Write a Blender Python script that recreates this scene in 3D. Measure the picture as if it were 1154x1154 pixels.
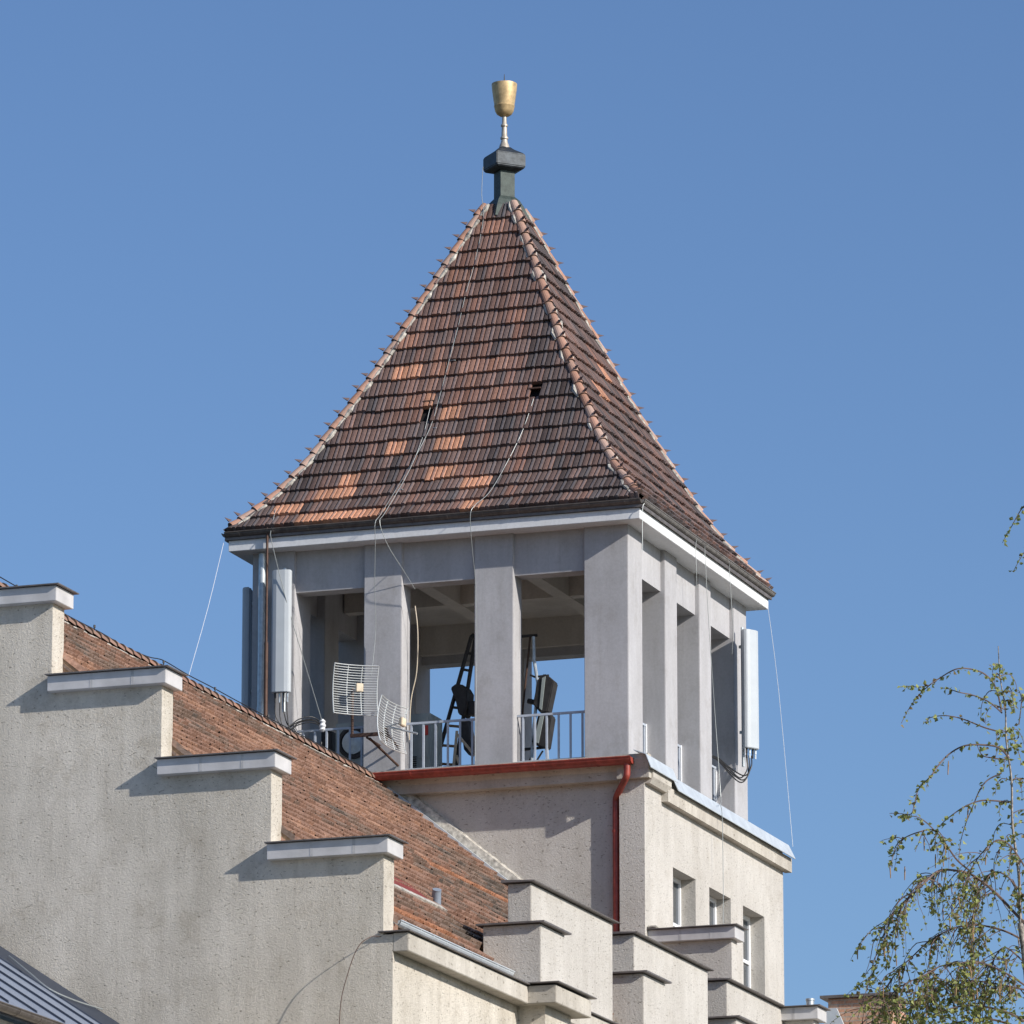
import bpy, bmesh, math, random
from mathutils import Vector, Matrix
R = math.radians
rnd = random.Random(7)
for o in list(bpy.data.objects): bpy.data.objects.remove(o)
scene = bpy.context.scene
col = scene.collection

# ------------------------------------------------------------------ camera
cam_d = bpy.data.cameras.new('camera'); cam = bpy.data.objects.new('camera', cam_d); col.objects.link(cam)
cam.location = (35.829, -109.4215, -22.795)
_f = Vector((-math.sin(0.33646)*math.cos(0.23664), math.cos(0.33646)*math.cos(0.23664), math.sin(0.23664)))
cam.rotation_euler = _f.to_track_quat('-Z', 'Y').to_euler()
cam_d.sensor_width = 36; cam_d.lens = 36*6687.26/1154.0
cam_d.clip_start = 1; cam_d.clip_end = 6000
scene.camera = cam
# ------------------------------------------------------------------ sky and sun
SUN = Vector((3.1, -.94, 1.70)).normalized()
sun_el = math.asin(SUN.z)
w = bpy.data.worlds.new('World'); scene.world = w; w.use_nodes = True
wn = w.node_tree.nodes; wl = w.node_tree.links
sky = wn.new('ShaderNodeTexSky'); sky.sky_type = 'NISHITA'; sky.sun_disc = False
sky.sun_elevation = sun_el; sky.sun_rotation = math.atan2(SUN.x, SUN.y)
sky.altitude = 0; sky.air_density = 1.0; sky.dust_density = 1.0; sky.ozone_density = 2.2
bg = wn['Background']; bg.inputs['Strength'].default_value = 0.10
tint = wn.new('ShaderNodeMix'); tint.data_type = 'RGBA'; tint.blend_type = 'MULTIPLY'; tint.inputs[0].default_value = 1
tint.inputs[7].default_value = (.83, .99, 1.24, 1)      # white balance of the sky
wl.new(sky.outputs[0], tint.inputs[6]); wl.new(tint.outputs[2], bg.inputs['Color'])
sd = bpy.data.lights.new('sun', 'SUN'); sd.energy = 5.0; sd.angle = R(0.53); sd.color = (1.0, 0.95, 0.885)
so = bpy.data.objects.new('sun', sd); col.objects.link(so); so.rotation_euler = SUN.to_track_quat('Z', 'Y').to_euler()
so.location = (40, -20, 40)
vs = scene.view_settings; vs.view_transform = 'Standard'; vs.look = 'None'; vs.gamma = 1; vs.exposure = 0.0
vs.use_curve_mapping = False

# ------------------------------------------------------------------ materials
def mat(name): 
    m = bpy.data.materials.new(name); m.use_nodes = True
    return m, m.node_tree.nodes, m.node_tree.links, m.node_tree.nodes['Principled BSDF']
def ramp(n, stops):
    r = n.new('ShaderNodeValToRGB'); e = r.color_ramp.elements
    while len(e) < len(stops): e.new(0.5)
    for i, (p, c) in enumerate(stops):
        e[i].position = p; e[i].color = (*c, 1) if len(c) == 3 else c
    return r
def noise(n, l, scale, detail=4, rough=.55, vec=None, stretch=None):
    t = n.new('ShaderNodeTexNoise'); t.inputs['Scale'].default_value = scale
    t.inputs['Detail'].default_value = detail; t.inputs['Roughness'].default_value = rough
    tc = n.new('ShaderNodeTexCoord')
    src = tc.outputs['Object']
    if stretch:
        mp = n.new('ShaderNodeMapping'); mp.inputs['Scale'].default_value = stretch
        l.new(src, mp.inputs['Vector']); src = mp.outputs[0]
    l.new(src, t.inputs['Vector'])
    return t
def mix(n, l, fac, a, b, mode='MIX'):
    m = n.new('ShaderNodeMix'); m.data_type = 'RGBA'; m.blend_type = mode
    for s, v in ((0, fac), (6, a), (7, b)):
        if isinstance(v, (int, float)): m.inputs[s].default_value = v
        elif isinstance(v, tuple): m.inputs[s].default_value = (*v, 1)
        else: l.new(v, m.inputs[s])
    return m.outputs[2]
def plaster(name, c1, c2, bump=.5, fine=28, stain=.5, dist=.02, pits=True, patch=0):
    m, n, l, b = mat(name)
    big = noise(n, l, .55, 6, .6); r = ramp(n, [(.3, c1), (.7, c2)]); l.new(big.outputs[0], r.inputs[0])
    st = noise(n, l, 1.1, 5, .65, stretch=(1.6, 1.6, .35)); r2 = ramp(n, [(.42, (.62, .60, .57)), (.62, (1, 1, 1))]); l.new(st.outputs[0], r2.inputs[0])
    c = mix(n, l, stain, r.outputs[0], r2.outputs[0], 'MULTIPLY')
    if patch:
        pt_ = noise(n, l, 1.9, 9, .72); rpt = ramp(n, [(.36, (.70, .665, .61)), (.47, (1, 1, 1)), (.60, (1, 1, 1)), (.68, (1.12, 1.11, 1.10))]); l.new(pt_.outputs[0], rpt.inputs[0])
        c = mix(n, l, patch, c, rpt.outputs[0], 'MULTIPLY')
        dr = noise(n, l, 2.6, 6, .7, stretch=(2.2, 2.2, .16)); rdr = ramp(n, [(.34, (.72, .70, .67)), (.45, (1, 1, 1))]); l.new(dr.outputs[0], rdr.inputs[0])
        c = mix(n, l, patch*.8, c, rdr.outputs[0], 'MULTIPLY')
    fn = noise(n, l, fine*.7, 7, .8); 
    r3 = ramp(n, [(.35, (.86, .86, .86)), (.6, (1.04, 1.04, 1.04))]); l.new(fn.outputs[0], r3.inputs[0])
    c = mix(n, l, .7, c, r3.outputs[0], 'MULTIPLY')
    if pits:
        v = n.new('ShaderNodeTexNoise'); tc = n.new('ShaderNodeTexCoord'); mp = n.new('ShaderNodeMapping')
        mp.inputs['Rotation'].default_value = (R(0), R(35), 0); mp.inputs['Scale'].default_value = (1, 1, 1.9)
        l.new(tc.outputs['Object'], mp.inputs[0]); l.new(mp.outputs[0], v.inputs['Vector'])
        v.inputs['Scale'].default_value = fine*.48; v.inputs['Detail'].default_value = 3
        rp = ramp(n, [(.30, (.50, .48, .45)), (.37, (1, 1, 1)), (.66, (1, 1, 1)), (.72, (1.16, 1.15, 1.13))]); l.new(v.outputs[0], rp.inputs[0])
        c = mix(n, l, .8, c, rp.outputs[0], 'MULTIPLY')
    l.new(c, b.inputs['Base Color']); b.inputs['Roughness'].default_value = .95
    b.inputs['Specular IOR Level'].default_value = .15
    bp = n.new('ShaderNodeBump'); bp.inputs['Strength'].default_value = bump; bp.inputs['Distance'].default_value = dist
    vo = n.new('ShaderNodeTexVoronoi'); vo.inputs['Scale'].default_value = fine*1.15; tcv = n.new('ShaderNodeTexCoord'); l.new(tcv.outputs['Object'], vo.inputs['Vector'])
    if pits:
        mvo = n.new('ShaderNodeMath'); mvo.operation = 'MULTIPLY_ADD'; mvo.inputs[1].default_value = -.25; l.new(vo.outputs['Distance'], mvo.inputs[0]); l.new(rp.outputs[0], mvo.inputs[2])
        fs_ = n.new('ShaderNodeMath'); fs_.operation = 'MULTIPLY'; fs_.inputs[1].default_value = 1.5; l.new(fn.outputs[0], fs_.inputs[0])
        ad = n.new('ShaderNodeMath'); ad.operation = 'ADD'; l.new(fs_.outputs[0], ad.inputs[0]); l.new(mvo.outputs[0], ad.inputs[1])
        l.new(ad.outputs[0], bp.inputs['Height'])
    else: l.new(fn.outputs[0], bp.inputs['Height'])
    l.new(bp.outputs[0], b.inputs['Normal'])
    return m
def simple(name, c, rough=.6, metal=0, var=.15, scale=6, bump=0, spec=.4, stretch=None):
    m, n, l, b = mat(name)
    t = noise(n, l, scale, 6, .6, stretch=stretch)
    d = tuple(max(0, x*(1-var)) for x in c); e = tuple(min(1, x*(1+var)) for x in c)
    r = ramp(n, [(.3, d), (.7, e)]); l.new(t.outputs[0], r.inputs[0]); l.new(r.outputs[0], b.inputs['Base Color'])
    b.inputs['Roughness'].default_value = rough; b.inputs['Metallic'].default_value = metal
    b.inputs['Specular IOR Level'].default_value = spec
    if bump:
        bp = n.new('ShaderNodeBump'); bp.inputs['Strength'].default_value = bump; bp.inputs['Distance'].default_value = .02
        l.new(t.outputs[0], bp.inputs['Height']); l.new(bp.outputs[0], b.inputs['Normal'])
    return m
def tilemat(name, dirt=.5, lich=(.30, .29, .25), amount=.62):
    m, n, l, b = mat(name)
    a = n.new('ShaderNodeAttribute'); a.attribute_name = 'tone'
    t = noise(n, l, 14, 6, .7); r = ramp(n, [(.3, (.5, .47, .45)), (.62, (1.15, 1.15, 1.15))]); l.new(t.outputs[0], r.inputs[0])
    c = mix(n, l, dirt, a.outputs['Color'], r.outputs[0], 'MULTIPLY')
    t2 = noise(n, l, 7, 8, .8); r2 = ramp(n, [(amount, (0, 0, 0)), (amount+.07, (1, 1, 1))]); l.new(t2.outputs[0], r2.inputs[0])
    c = mix(n, l, r2.outputs[0], c, lich)
    l.new(c, b.inputs['Base Color']); b.inputs['Roughness'].default_value = .85; b.inputs['Specular IOR Level'].default_value = .25
    bp = n.new('ShaderNodeBump'); bp.inputs['Strength'].default_value = .5; bp.inputs['Distance'].default_value = .01
    l.new(t.outputs[0], bp.inputs['Height']); l.new(bp.outputs[0], b.inputs['Normal'])
    return m
def brickmat():
    m, n, l, b = mat('brick_wall_old')
    tc = n.new('ShaderNodeTexCoord'); mp = n.new('ShaderNodeMapping'); mp.inputs['Rotation'].default_value = (R(90), 0, 0)
    l.new(tc.outputs['Object'], mp.inputs[0])
    br = n.new('ShaderNodeTexBrick'); l.new(mp.outputs[0], br.inputs['Vector'])
    br.inputs['Color1'].default_value = (.50, .25, .16, 1); br.inputs['Color2'].default_value = (.62, .40, .27, 1)
    br.inputs['Mortar'].default_value = (.42, .36, .30, 1); br.inputs['Scale'].default_value = 1
    br.inputs['Brick Width'].default_value = .29; br.inputs['Row Height'].default_value = .085; br.inputs['Mortar Size'].default_value = .012
    t = noise(n, l, 9, 5, .7); r = ramp(n, [(.3, (.5, .45, .42)), (.6, (1.1, 1.1, 1.1))]); l.new(t.outputs[0], r.inputs[0])
    c = mix(n, l, .7, br.outputs[0], r.outputs[0], 'MULTIPLY'); l.new(c, b.inputs['Base Color']); b.inputs['Roughness'].default_value = .9
    bp = n.new('ShaderNodeBump'); bp.inputs['Strength'].default_value = .6; bp.inputs['Distance'].default_value = .02; l.new(t.outputs[0], bp.inputs['Height']); l.new(bp.outputs[0], b.inputs['Normal'])
    return m
M = {}
M['render'] = plaster('rough_render', (.60, .548, .462), (.765, .70, .60), bump=.95, fine=32, stain=.34, dist=.019, patch=.42)
M['tower_render'] = plaster('tower_render', (.55, .515, .465), (.635, .60, .545), bump=.95, fine=34, stain=.24, dist=.012, patch=.25)
M['belfry'] = plaster('belfry_render', (.445, .436, .442), (.50, .49, .495), bump=.22, fine=30, stain=.28, dist=.012, pits=False, patch=.28)
M['inside'] = plaster('belfry_inner_render', (.60, .555, .50), (.70, .65, .59), bump=.2, fine=30, stain=.3, dist=.012, pits=False)
M['concrete'] = plaster('cornice_concrete', (.48, .44, .38), (.62, .575, .50), bump=.4, fine=22, stain=.45, dist=.02)
M['white'] = plaster('eaves_paint', (.74, .74, .74), (.82, .82, .815), bump=.12, fine=24, stain=.12, dist=.01, pits=False)
M['cap'] = simple('painted_sheet_cap', (.55, .53, .515), .5, 0, .16, 2.2, .25)
M['flash'] = simple('weathered_flashing', (.17, .15, .14), .5, .3, .25, 5, .1)
M['flash_l'] = simple('pale_flashing', (.50, .48, .46), .5, .2, .2, 5, .1)
M['gutter_grey'] = simple('grey_gutter', (.20, .185, .17), .6, .2, .3, 7, .1)
M['zinc'] = simple('zinc_sheet', (.60, .64, .66), .42, .25, .12, 4, .05)
M['galv'] = simple('galvanised_steel', (.50, .54, .56), .4, .5, .2, 9)
M['brown_gutter'] = simple('dark_copper_gutter', (.13, .112, .10), .5, .3, .35, 7, .1)
M['brown_pipe'] = simple('brown_pipe', (.09, .05, .035), .6, .2, .3, 9)
M['red'] = simple('red_painted_metal', (.30, .050, .032), .5, 0, .38, 7, .05, .5)
M['antenna'] = simple('antenna_plastic', (.49, .52, .54), .45, 0, .05, 3)
M['antenna_d'] = simple('antenna_back', (.22, .25, .29), .5, 0, .1, 3)
M['rail'] = simple('railing_paint', (.44, .48, .54), .5, 0, .1, 8)
M['dark'] = simple('dark_metal', (.045, .042, .042), .6, .2, .3, 8)
M['cable'] = simple('black_cable', (.02, .02, .022), .5, 0, .2, 8)
M['wire'] = simple('steel_wire', (.36, .38, .37), .45, .4, .1, 20)
M['wood'] = simple('weathered_wood', (.30, .20, .13), .8, 0, .35, 14, .2)
M['grid'] = simple('grid_reflector_metal', (.66, .68, .66), .4, .3, .1, 8)
M['beige'] = simple('beige_plastic', (.62, .52, .38), .5, 0, .15, 8)
M['gold'] = simple('gilded_copper', (.58, .42, .22), .55, .5, .35, 7, .2)
M['lead'] = simple('patinated_lead', (.035, .042, .048), .5, .35, .45, 7, .2)
M['lead_green'] = simple('green_patina', (.05, .066, .058), .6, .2, .35, 9, .2)
M['pole'] = simple('finial_pole_metal', (.48, .42, .34), .45, .3, .25, 8)
M['mortar'] = simple('lime_mortar', (.42, .39, .34), .95, 0, .55, 11, .8)
M['tile'] = tilemat('tower_tiles', .6, (.30, .28, .26), .66)
M['tile_main'] = tilemat('old_roof_tiles', .85, (.22, .20, .155), .60)
M['tile_hip'] = tilemat('hip_tiles', .3, (.50, .44, .38), .68)
M['brick'] = brickmat()
M['seam'] = simple('grey_seam_metal', (.24, .28, .36), .45, .3, .08, 2, .03)
M['seam_d'] = simple('dark_flashing_metal', (.036, .046, .068), .5, .2, .12, 2)
M['frame'] = simple('white_window_frame', (.80, .81, .82), .35, 0, .03, 5)
M['black'] = simple('dark_hollow', (.012, .010, .010), .9, 0, .3, 5)
M['cab'] = simple('cabinet_paint', (.34, .38, .37), .5, 0, .08, 6)
M['label'] = simple('red_label', (.5, .04, .03), .5, 0, .1, 6)
M['ground'] = simple('ground_mix', (.075, .078, .06), .95, 0, .4, .2)
M['bark'] = simple('birch_bark', (.33, .29, .25), .8, 0, .7, 22)
M['twig'] = simple('birch_twig', (.16, .11, .09), .8, 0, .3, 10)
M['catkin'] = simple('birch_catkin', (.30, .19, .10), .9, 0, .3, 10)
M['redsheet'] = simple('red_oxide_sheet', (.22, .045, .035), .6, .1, .3, 6)
def glassmat():
    m, n, l, b = mat('window_glass'); b.inputs['Base Color'].default_value = (.05, .06, .07, 1)
    b.inputs['Roughness'].default_value = .06; b.inputs['Specular IOR Level'].default_value = .9; return m
M['glass'] = glassmat()
def leafmat():
    m, n, l, b = mat('birch_leaf')
    a = n.new('ShaderNodeAttribute'); a.attribute_name = 'tone'
    l.new(a.outputs['Color'], b.inputs['Base Color']); b.inputs['Roughness'].default_value = .55
    tr = n.new('ShaderNodeBsdfTranslucent'); l.new(a.outputs['Color'], tr.inputs['Color'])
    ms = n.new('ShaderNodeMixShader'); ms.inputs[0].default_value = .45
    out = n['Material Output']; l.new(b.outputs[0], ms.inputs[1]); l.new(tr.outputs[0], ms.inputs[2]); l.new(ms.outputs[0], out.inputs[0])
    return m
M['leaf'] = leafmat()

# ------------------------------------------------------------------ object helpers
def tag(o, label=None, cat=None, group=None, kind=None):
    if label: o['label'] = label
    if cat: o['category'] = cat
    if group: o['group'] = group
    if kind: o['kind'] = kind
    return o
def thing(name, label, cat, loc=(0, 0, 0), group=None, rz=0):
    o = bpy.data.objects.new(name, None); col.objects.link(o); o.location = loc; o.rotation_euler.z = rz
    o.empty_display_size = .3
    return tag(o, label, cat, group)
ORG = {}
class MB:
    """collects geometry in world coordinates and links it as one mesh object"""
    def __init__(s): s.v = []; s.f = []; s.c = []; s.tone = None
    def quad(s, *p):
        b = len(s.v); s.v += [tuple(q) for q in p]; s.f.append(tuple(range(b, b+len(p)))); s.c.append(s.tone)
    def mesh(s, vs, fs):
        b = len(s.v); s.v += [tuple(q) for q in vs]
        for f in fs: s.f.append(tuple(b+i for i in f)); s.c.append(s.tone)
    def box(s, x0, x1, y0, y1, z0, z1):
        vs = [(x, y, z) for x in (x0, x1) for y in (y0, y1) for z in (z0, z1)]
        s.mesh(vs, [(0, 1, 3, 2), (4, 6, 7, 5), (0, 4, 5, 1), (2, 3, 7, 6), (0, 2, 6, 4), (1, 5, 7, 3)]); return s
    def prism(s, pts, axis, a, b):
        """extrude a 2D polygon along an axis: x->(y,z) y->(x,z) z->(x,y)"""
        def P(q, t): return {'x': (t, q[0], q[1]), 'y': (q[0], t, q[1]), 'z': (q[0], q[1], t)}[axis]
        n = len(pts); vs = [P(q, a) for q in pts]+[P(q, b) for q in pts]
        s.mesh(vs, [tuple(range(n-1, -1, -1)), tuple(range(n, 2*n))]+[(i, (i+1) % n, n+(i+1) % n, n+i) for i in range(n)]); return s
    def tube(s, pts, r, n=8, caps=True):
        pts = [Vector(p) for p in pts]; k = len(pts)
        rs = r if isinstance(r, (list, tuple)) else [r]*k
        base = len(s.v); prev = None
        for i in range(k):
            d = (pts[min(i+1, k-1)]-pts[max(i-1, 0)]).normalized()
            if prev is None:
                a = d.orthogonal().normalized()
            else: a = (prev-d*prev.dot(d)); a = a.normalized() if a.length > 1e-6 else d.orthogonal().normalized()
            prev = a; b = d.cross(a)
            for j in range(n):
                t = 2*math.pi*j/n; s.v.append(tuple(pts[i]+(a*math.cos(t)+b*math.sin(t))*rs[i]))
        for i in range(k-1):
            for j in range(n):
                s.f.append((base+i*n+j, base+i*n+(j+1) % n, base+(i+1)*n+(j+1) % n, base+(i+1)*n+j)); s.c.append(s.tone)
        if caps:
            s.f.append(tuple(base+j for j in range(n-1, -1, -1))); s.f.append(tuple(base+(k-1)*n+j for j in range(n))); s.c += [s.tone, s.tone]
        return s
    def lathe(s, prof, cx, cy, n=24, rot=0):
        base = len(s.v); k = len(prof)
        for r, z in prof:
            for j in range(n):
                t = 2*math.pi*j/n+rot; s.v.append((cx+r*math.cos(t), cy+r*math.sin(t), z))
        for i in range(k-1):
            for j in range(n): s.f.append((base+i*n+j, base+i*n+(j+1) % n, base+(i+1)*n+(j+1) % n, base+(i+1)*n+j)); s.c.append(s.tone)
        s.f.append(tuple(base+j for j in range(n-1, -1, -1))); s.f.append(tuple(base+(k-1)*n+j for j in range(n))); s.c += [s.tone, s.tone]
        return s
    def build(s, name, m, parent=None, smooth=False, bevel=0, xf=None):
        org = Vector(ORG.get(parent.name, (0, 0, 0))) if parent else Vector((0, 0, 0))
        me = bpy.data.meshes.new(name); vs = [tuple(Vector(v)-org) for v in s.v]
        me.from_pydata(vs, [], s.f)
        if any(c is not None for c in s.c):
            ca = me.color_attributes.new('tone', 'FLOAT_COLOR', 'CORNER'); d = []
            for p, c in zip(me.polygons, s.c):
                d += list((*(c or (.3, .3, .3)), 1))*p.loop_total
            ca.data.foreach_set('color', d)
        bm = bmesh.new(); bm.from_mesh(me)
        if bevel or smooth: bmesh.ops.remove_doubles(bm, verts=bm.verts, dist=1e-4)
        bmesh.ops.recalc_face_normals(bm, faces=bm.faces)
        if bevel:
            bmesh.ops.bevel(bm, geom=[e for e in bm.edges if len(e.link_faces) == 2 and e.calc_face_angle(0) > .6], offset=bevel, segments=2, affect='EDGES', clamp_overlap=True)
        bm.to_mesh(me); bm.free()
        me.materials.append(m)
        if smooth:
            me.polygons.foreach_set('use_smooth', [True]*len(me.polygons))
            try: me.set_sharp_from_angle(angle=R(40))
            except Exception: pass
        o = bpy.data.objects.new(name, me); col.objects.link(o)
        if parent: o.parent = parent; ORG[o.name] = tuple(org)
        else: ORG[o.name] = (0, 0, 0)
        return o
def pieces(mb):
    n = len(mb.v); par = list(range(n))
    def find(i):
        while par[i] != i: par[i] = par[par[i]]; i = par[i]
        return i
    for f in mb.f:
        a = find(f[0])
        for i in f[1:]: par[find(i)] = a
    gr = {}
    for f, c_ in zip(mb.f, mb.c): gr.setdefault(find(f[0]), []).append((f, c_))
    out = []
    for fs in gr.values():
        q = MB(); mp = {}
        for f, c_ in fs:
            for i in f:
                if i not in mp: mp[i] = len(q.v); q.v.append(mb.v[i])
            q.f.append(tuple(mp[i] for i in f)); q.c.append(c_)
        out.append(q)
    return out
def build_each(mb, name, m, parent=None, **kw):
    return [q.build(name, m, parent, **kw) for q in pieces(mb)]
def root(name, label, cat, loc=(0, 0, 0), group=None):
    o = thing(name, label, cat, loc, group); ORG[o.name] = tuple(loc); return o
def dup(t, loc, rz, label, group=None):
    r = t.copy(); col.objects.link(r); r.location = loc; r.rotation_euler.z = rz; r['label'] = label
    if group: r['group'] = group
    for ch in list(t.children):
        c = ch.copy(); col.objects.link(c); c.parent = r
        for g in list(ch.children):
            d = g.copy(); col.objects.link(d); d.parent = c
    return r
def catenary(a, b, sag, n=14):
    a = Vector(a); b = Vector(b)
    return [a.lerp(b, t/n)-Vector((0, 0, sag*4*(t/n)*(1-t/n))) for t in range(n+1)]
def smoothpts(P, k=5):
    P = [Vector(p) for p in P]; out = []
    for i in range(len(P)-1):
        p0 = P[max(i-1, 0)]; p1 = P[i]; p2 = P[i+1]; p3 = P[min(i+2, len(P)-1)]
        for j in range(k):
            t = j/k
            out.append(.5*((2*p1)+(p2-p0)*t+(2*p0-5*p1+4*p2-p3)*t*t+(3*p1-p0-3*p2+p3)*t**3))
    return out+[P[-1]]

GZ = -24.4
# ------------------------------------------------------------------ ground
g = MB(); g.quad((-2500, -2500, GZ), (2500, -2500, GZ), (2500, 2500, GZ), (-2500, 2500, GZ))
tag(g.build('ground', M['ground']), kind='structure')

# ================================================================== BELL TOWER
W = 8.04; OH = .38; SOF = 4.72
tower = root('bell_tower', 'square tower with open pillared belfry and steep pyramid roof of dark red tiles', 'tower', (-4.02, 4.4, GZ))
# base: shaft walls
shaft = MB()
X0, X1, Y0, Y1 = -8.46, .42, -.1, 9.15
def face_holes(mb, x, ys, zs, holes, depth):
    """outer +X face with recessed openings"""
    for i in range(len(ys)-1):
        for j in range(len(zs)-1):
            y0, y1, z0, z1 = ys[i], ys[i+1], zs[j], zs[j+1]
            if (i, j) in holes:
                d = x-depth
                mb.quad((x, y0, z0), (d, y0, z0), (d, y0, z1), (x, y0, z1)); mb.quad((x, y1, z0), (x, y1, z1), (d, y1, z1), (d, y1, z0))
                mb.quad((x, y0, z1), (d, y0, z1), (d, y1, z1), (x, y1, z1)); mb.quad((x, y0, z0), (x, y1, z0), (d, y1, z0), (d, y0, z0))
            else: mb.quad((x, y0, z0), (x, y1, z0), (x, y1, z1), (x, y0, z1))
ys = [-.3, 1.51, 3.0, 3.92, 5.39, 6.24, 7.76, Y1]; ztop = -.2
face_holes(shaft, X1, ys, [GZ, -4.7, -1.99, ztop], {(1, 1), (3, 1), (5, 1)}, .36)
shaft.quad((X1, -.3, GZ), (X1, -.3, ztop), (-.1, -.3, ztop), (-.1, -.3, GZ))
shaft.quad((-.1, -.3, GZ), (-.1, -.3, ztop), (-.1, Y0, ztop), (-.1, Y0, GZ))
shaft.quad((-.1, Y0, GZ), (-.1, Y0, ztop), (X0, Y0, ztop), (X0, Y0, GZ))
shaft.quad((X0, Y0, GZ), (X0, Y0, ztop), (X0, Y1, ztop), (X0, Y1, GZ))
shaft.quad((X0, Y1, GZ), (X0, Y1, ztop), (X1, Y1, ztop), (X1, Y1, GZ))
shaft.build('wall', M['tower_render'], tower)
# windows
for (a, b) in ((1.51, 3.0), (3.92, 5.39), (6.24, 7.76)):
    f = MB(); x0, x1 = .05, .115
    mid = (a+b)/2
    for (p, q) in ((a+.003, a+.09), (mid-.05, mid+.05), (b-.09, b-.003)): f.box(x0, x1, p, q, -4.697, -1.993)
    for (p, q) in ((-4.69, -4.6), (-3.0, -2.93), (-2.083, -1.996)): f.box(x0+.003, x1-.003, a+.004, b-.004, p, q)
    wo = f.build('window', M['frame'], tower)
    p = MB(); p.box(.062, .075, a+.02, b-.02, -4.65, -2.02); p.build('pane', M['glass'], wo)
# front concrete cornice and right cornices
c = MB(); c.prism([(-.09, -.53), (-.35, -.53), (-.35, -.36), (-.47, -.16), (-.47, -.06), (-.09, -.06)], 'x', -8.6, -.1)
c.prism([(-.29, -.53), (-.45, -.53), (-.45, -.36), (-.5, -.16), (-.5, -.06), (-.29, -.06)], 'x', -.1, .56)
c.prism([(.41, -.62), (.53, -.62), (.60, -.50), (.60, -.36), (.41, -.36)], 'y', -.29, .90)
c.prism([(.41, -.80), (.565, -.80), (.565, -.50), (.41, -.50)], 'y', .78, 9.33)
build_each(c, 'cornice', M['concrete'], tower)
# floor slab of the belfry
f = MB(); f.box(-8.44, .02, -.44, 9.2, -.19, -.06); f.build('floor_slab', M['concrete'], tower)
# sheet metal coping along the right edge
s = MB(); s.prism([(.66, -.365), (.655, -.375), (.55, -.105), (.30, -.01), (.30, .004), (.556, -.09), (.662, -.36)], 'y', -.62, 1.13)
s.prism([(.665, -.525), (.655, -.53), (.52, -.235), (.10, -.006), (.10, .006), (.526, -.222), (.668, -.515)], 'y', 1.15, 9.25)
build_each(s, 'metal_coping', M['zinc'], tower)
# pillars
px = [(-8.04, -7.12), (-5.61, -4.80), (-3.24, -2.42), (-.92, 0)]
py = [(0, .92), (2.40, 3.21), (4.72, 5.53), (7.12, 8.04)]
def pillar(x0, x1, y0, y1):
    q = MB(); q.box(x0, x1, y0, y1, -.10, SOF+.02); return q.build('pillar', M['belfry'], tower, bevel=.012)
D = .53
for k in (0, 3): pillar(*px[k], 0, .92); pillar(*px[k], 7.12, 8.04)
for k in (1, 2):
    pillar(*px[k], 0, D); pillar(*px[k], W-D, W)
    pillar(-D, 0, *py[k]); pillar(-W, -W+.66, *py[k])
# lintel beams, set back .09 from pillar faces
BZ = 3.86
for k in range(3):
    for (a, b) in ((px[k][1], px[k+1][0]),):
        for (y0, y1) in ((.09, D-.04), (W-D+.04, W-.09)):
            q = MB(); q.box(a+.001, b-.001, y0, y1, BZ, SOF+.01); q.build('lintel', M['belfry'], tower)
    a, b = py[k][1], py[k+1][0]
    for (x0, x1) in ((-D+.04, -.09), (-W+.09, -W+D-.04)):
        q = MB(); q.box(x0, x1, a+.001, b-.001, BZ, SOF+.01); q.build('lintel', M['belfry'], tower)
# ceiling and its beams
q = MB(); q.box(-W+.1, -.1, .1, W-.1, SOF-.04, SOF+.08); q.build('ceiling', M['inside'], tower)
q = MB()
for xc in (-5.08, -2.70): q.box(xc-.16, xc+.16, D-.04, W-D+.04, 4.25, SOF-.03)
q.box(-W+D, -D, 3.86, 4.14, 4.262, SOF-.032)
q.box(-W+D-.04, -D+.04, D-.04, D+.10, 4.05, SOF-.034); q.box(-W+D-.04, -D+.04, W-D-.10, W-D+.04, 4.05, SOF-.034)
build_each(q, 'ceiling_beam', M['inside'], tower)
# eaves slab and fascia
e = MB(); a = OH
e.prism([(-W-a, -a), (a, -a), (a, W+a), (-W-a, W+a)], 'z', SOF, 4.945); e.build('eaves_slab', M['white'], tower, bevel=.008)
e = MB(); a = OH+.035
e.prism([(-W-a, -a), (a, -a), (a, W+a), (-W-a, W+a)], 'z', 4.953, 4.985)
for (x0, x1, y0, y1) in ((-W-a-.01, a+.01, -a-.02, -a),  (-W-a-.01, a+.01, W+a, W+a+.02)): e.box(x0, x1, y0, y1, 4.945, 5.0)
e.box(a, a+.03, -a-.015, W+a+.015, 4.935, 4.995); e.box(-W-a-.03, -W-a, -a-.015, W+a+.015, 4.935, 4.995)
build_each(e, 'drip_edge', M['flash'], tower)
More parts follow.
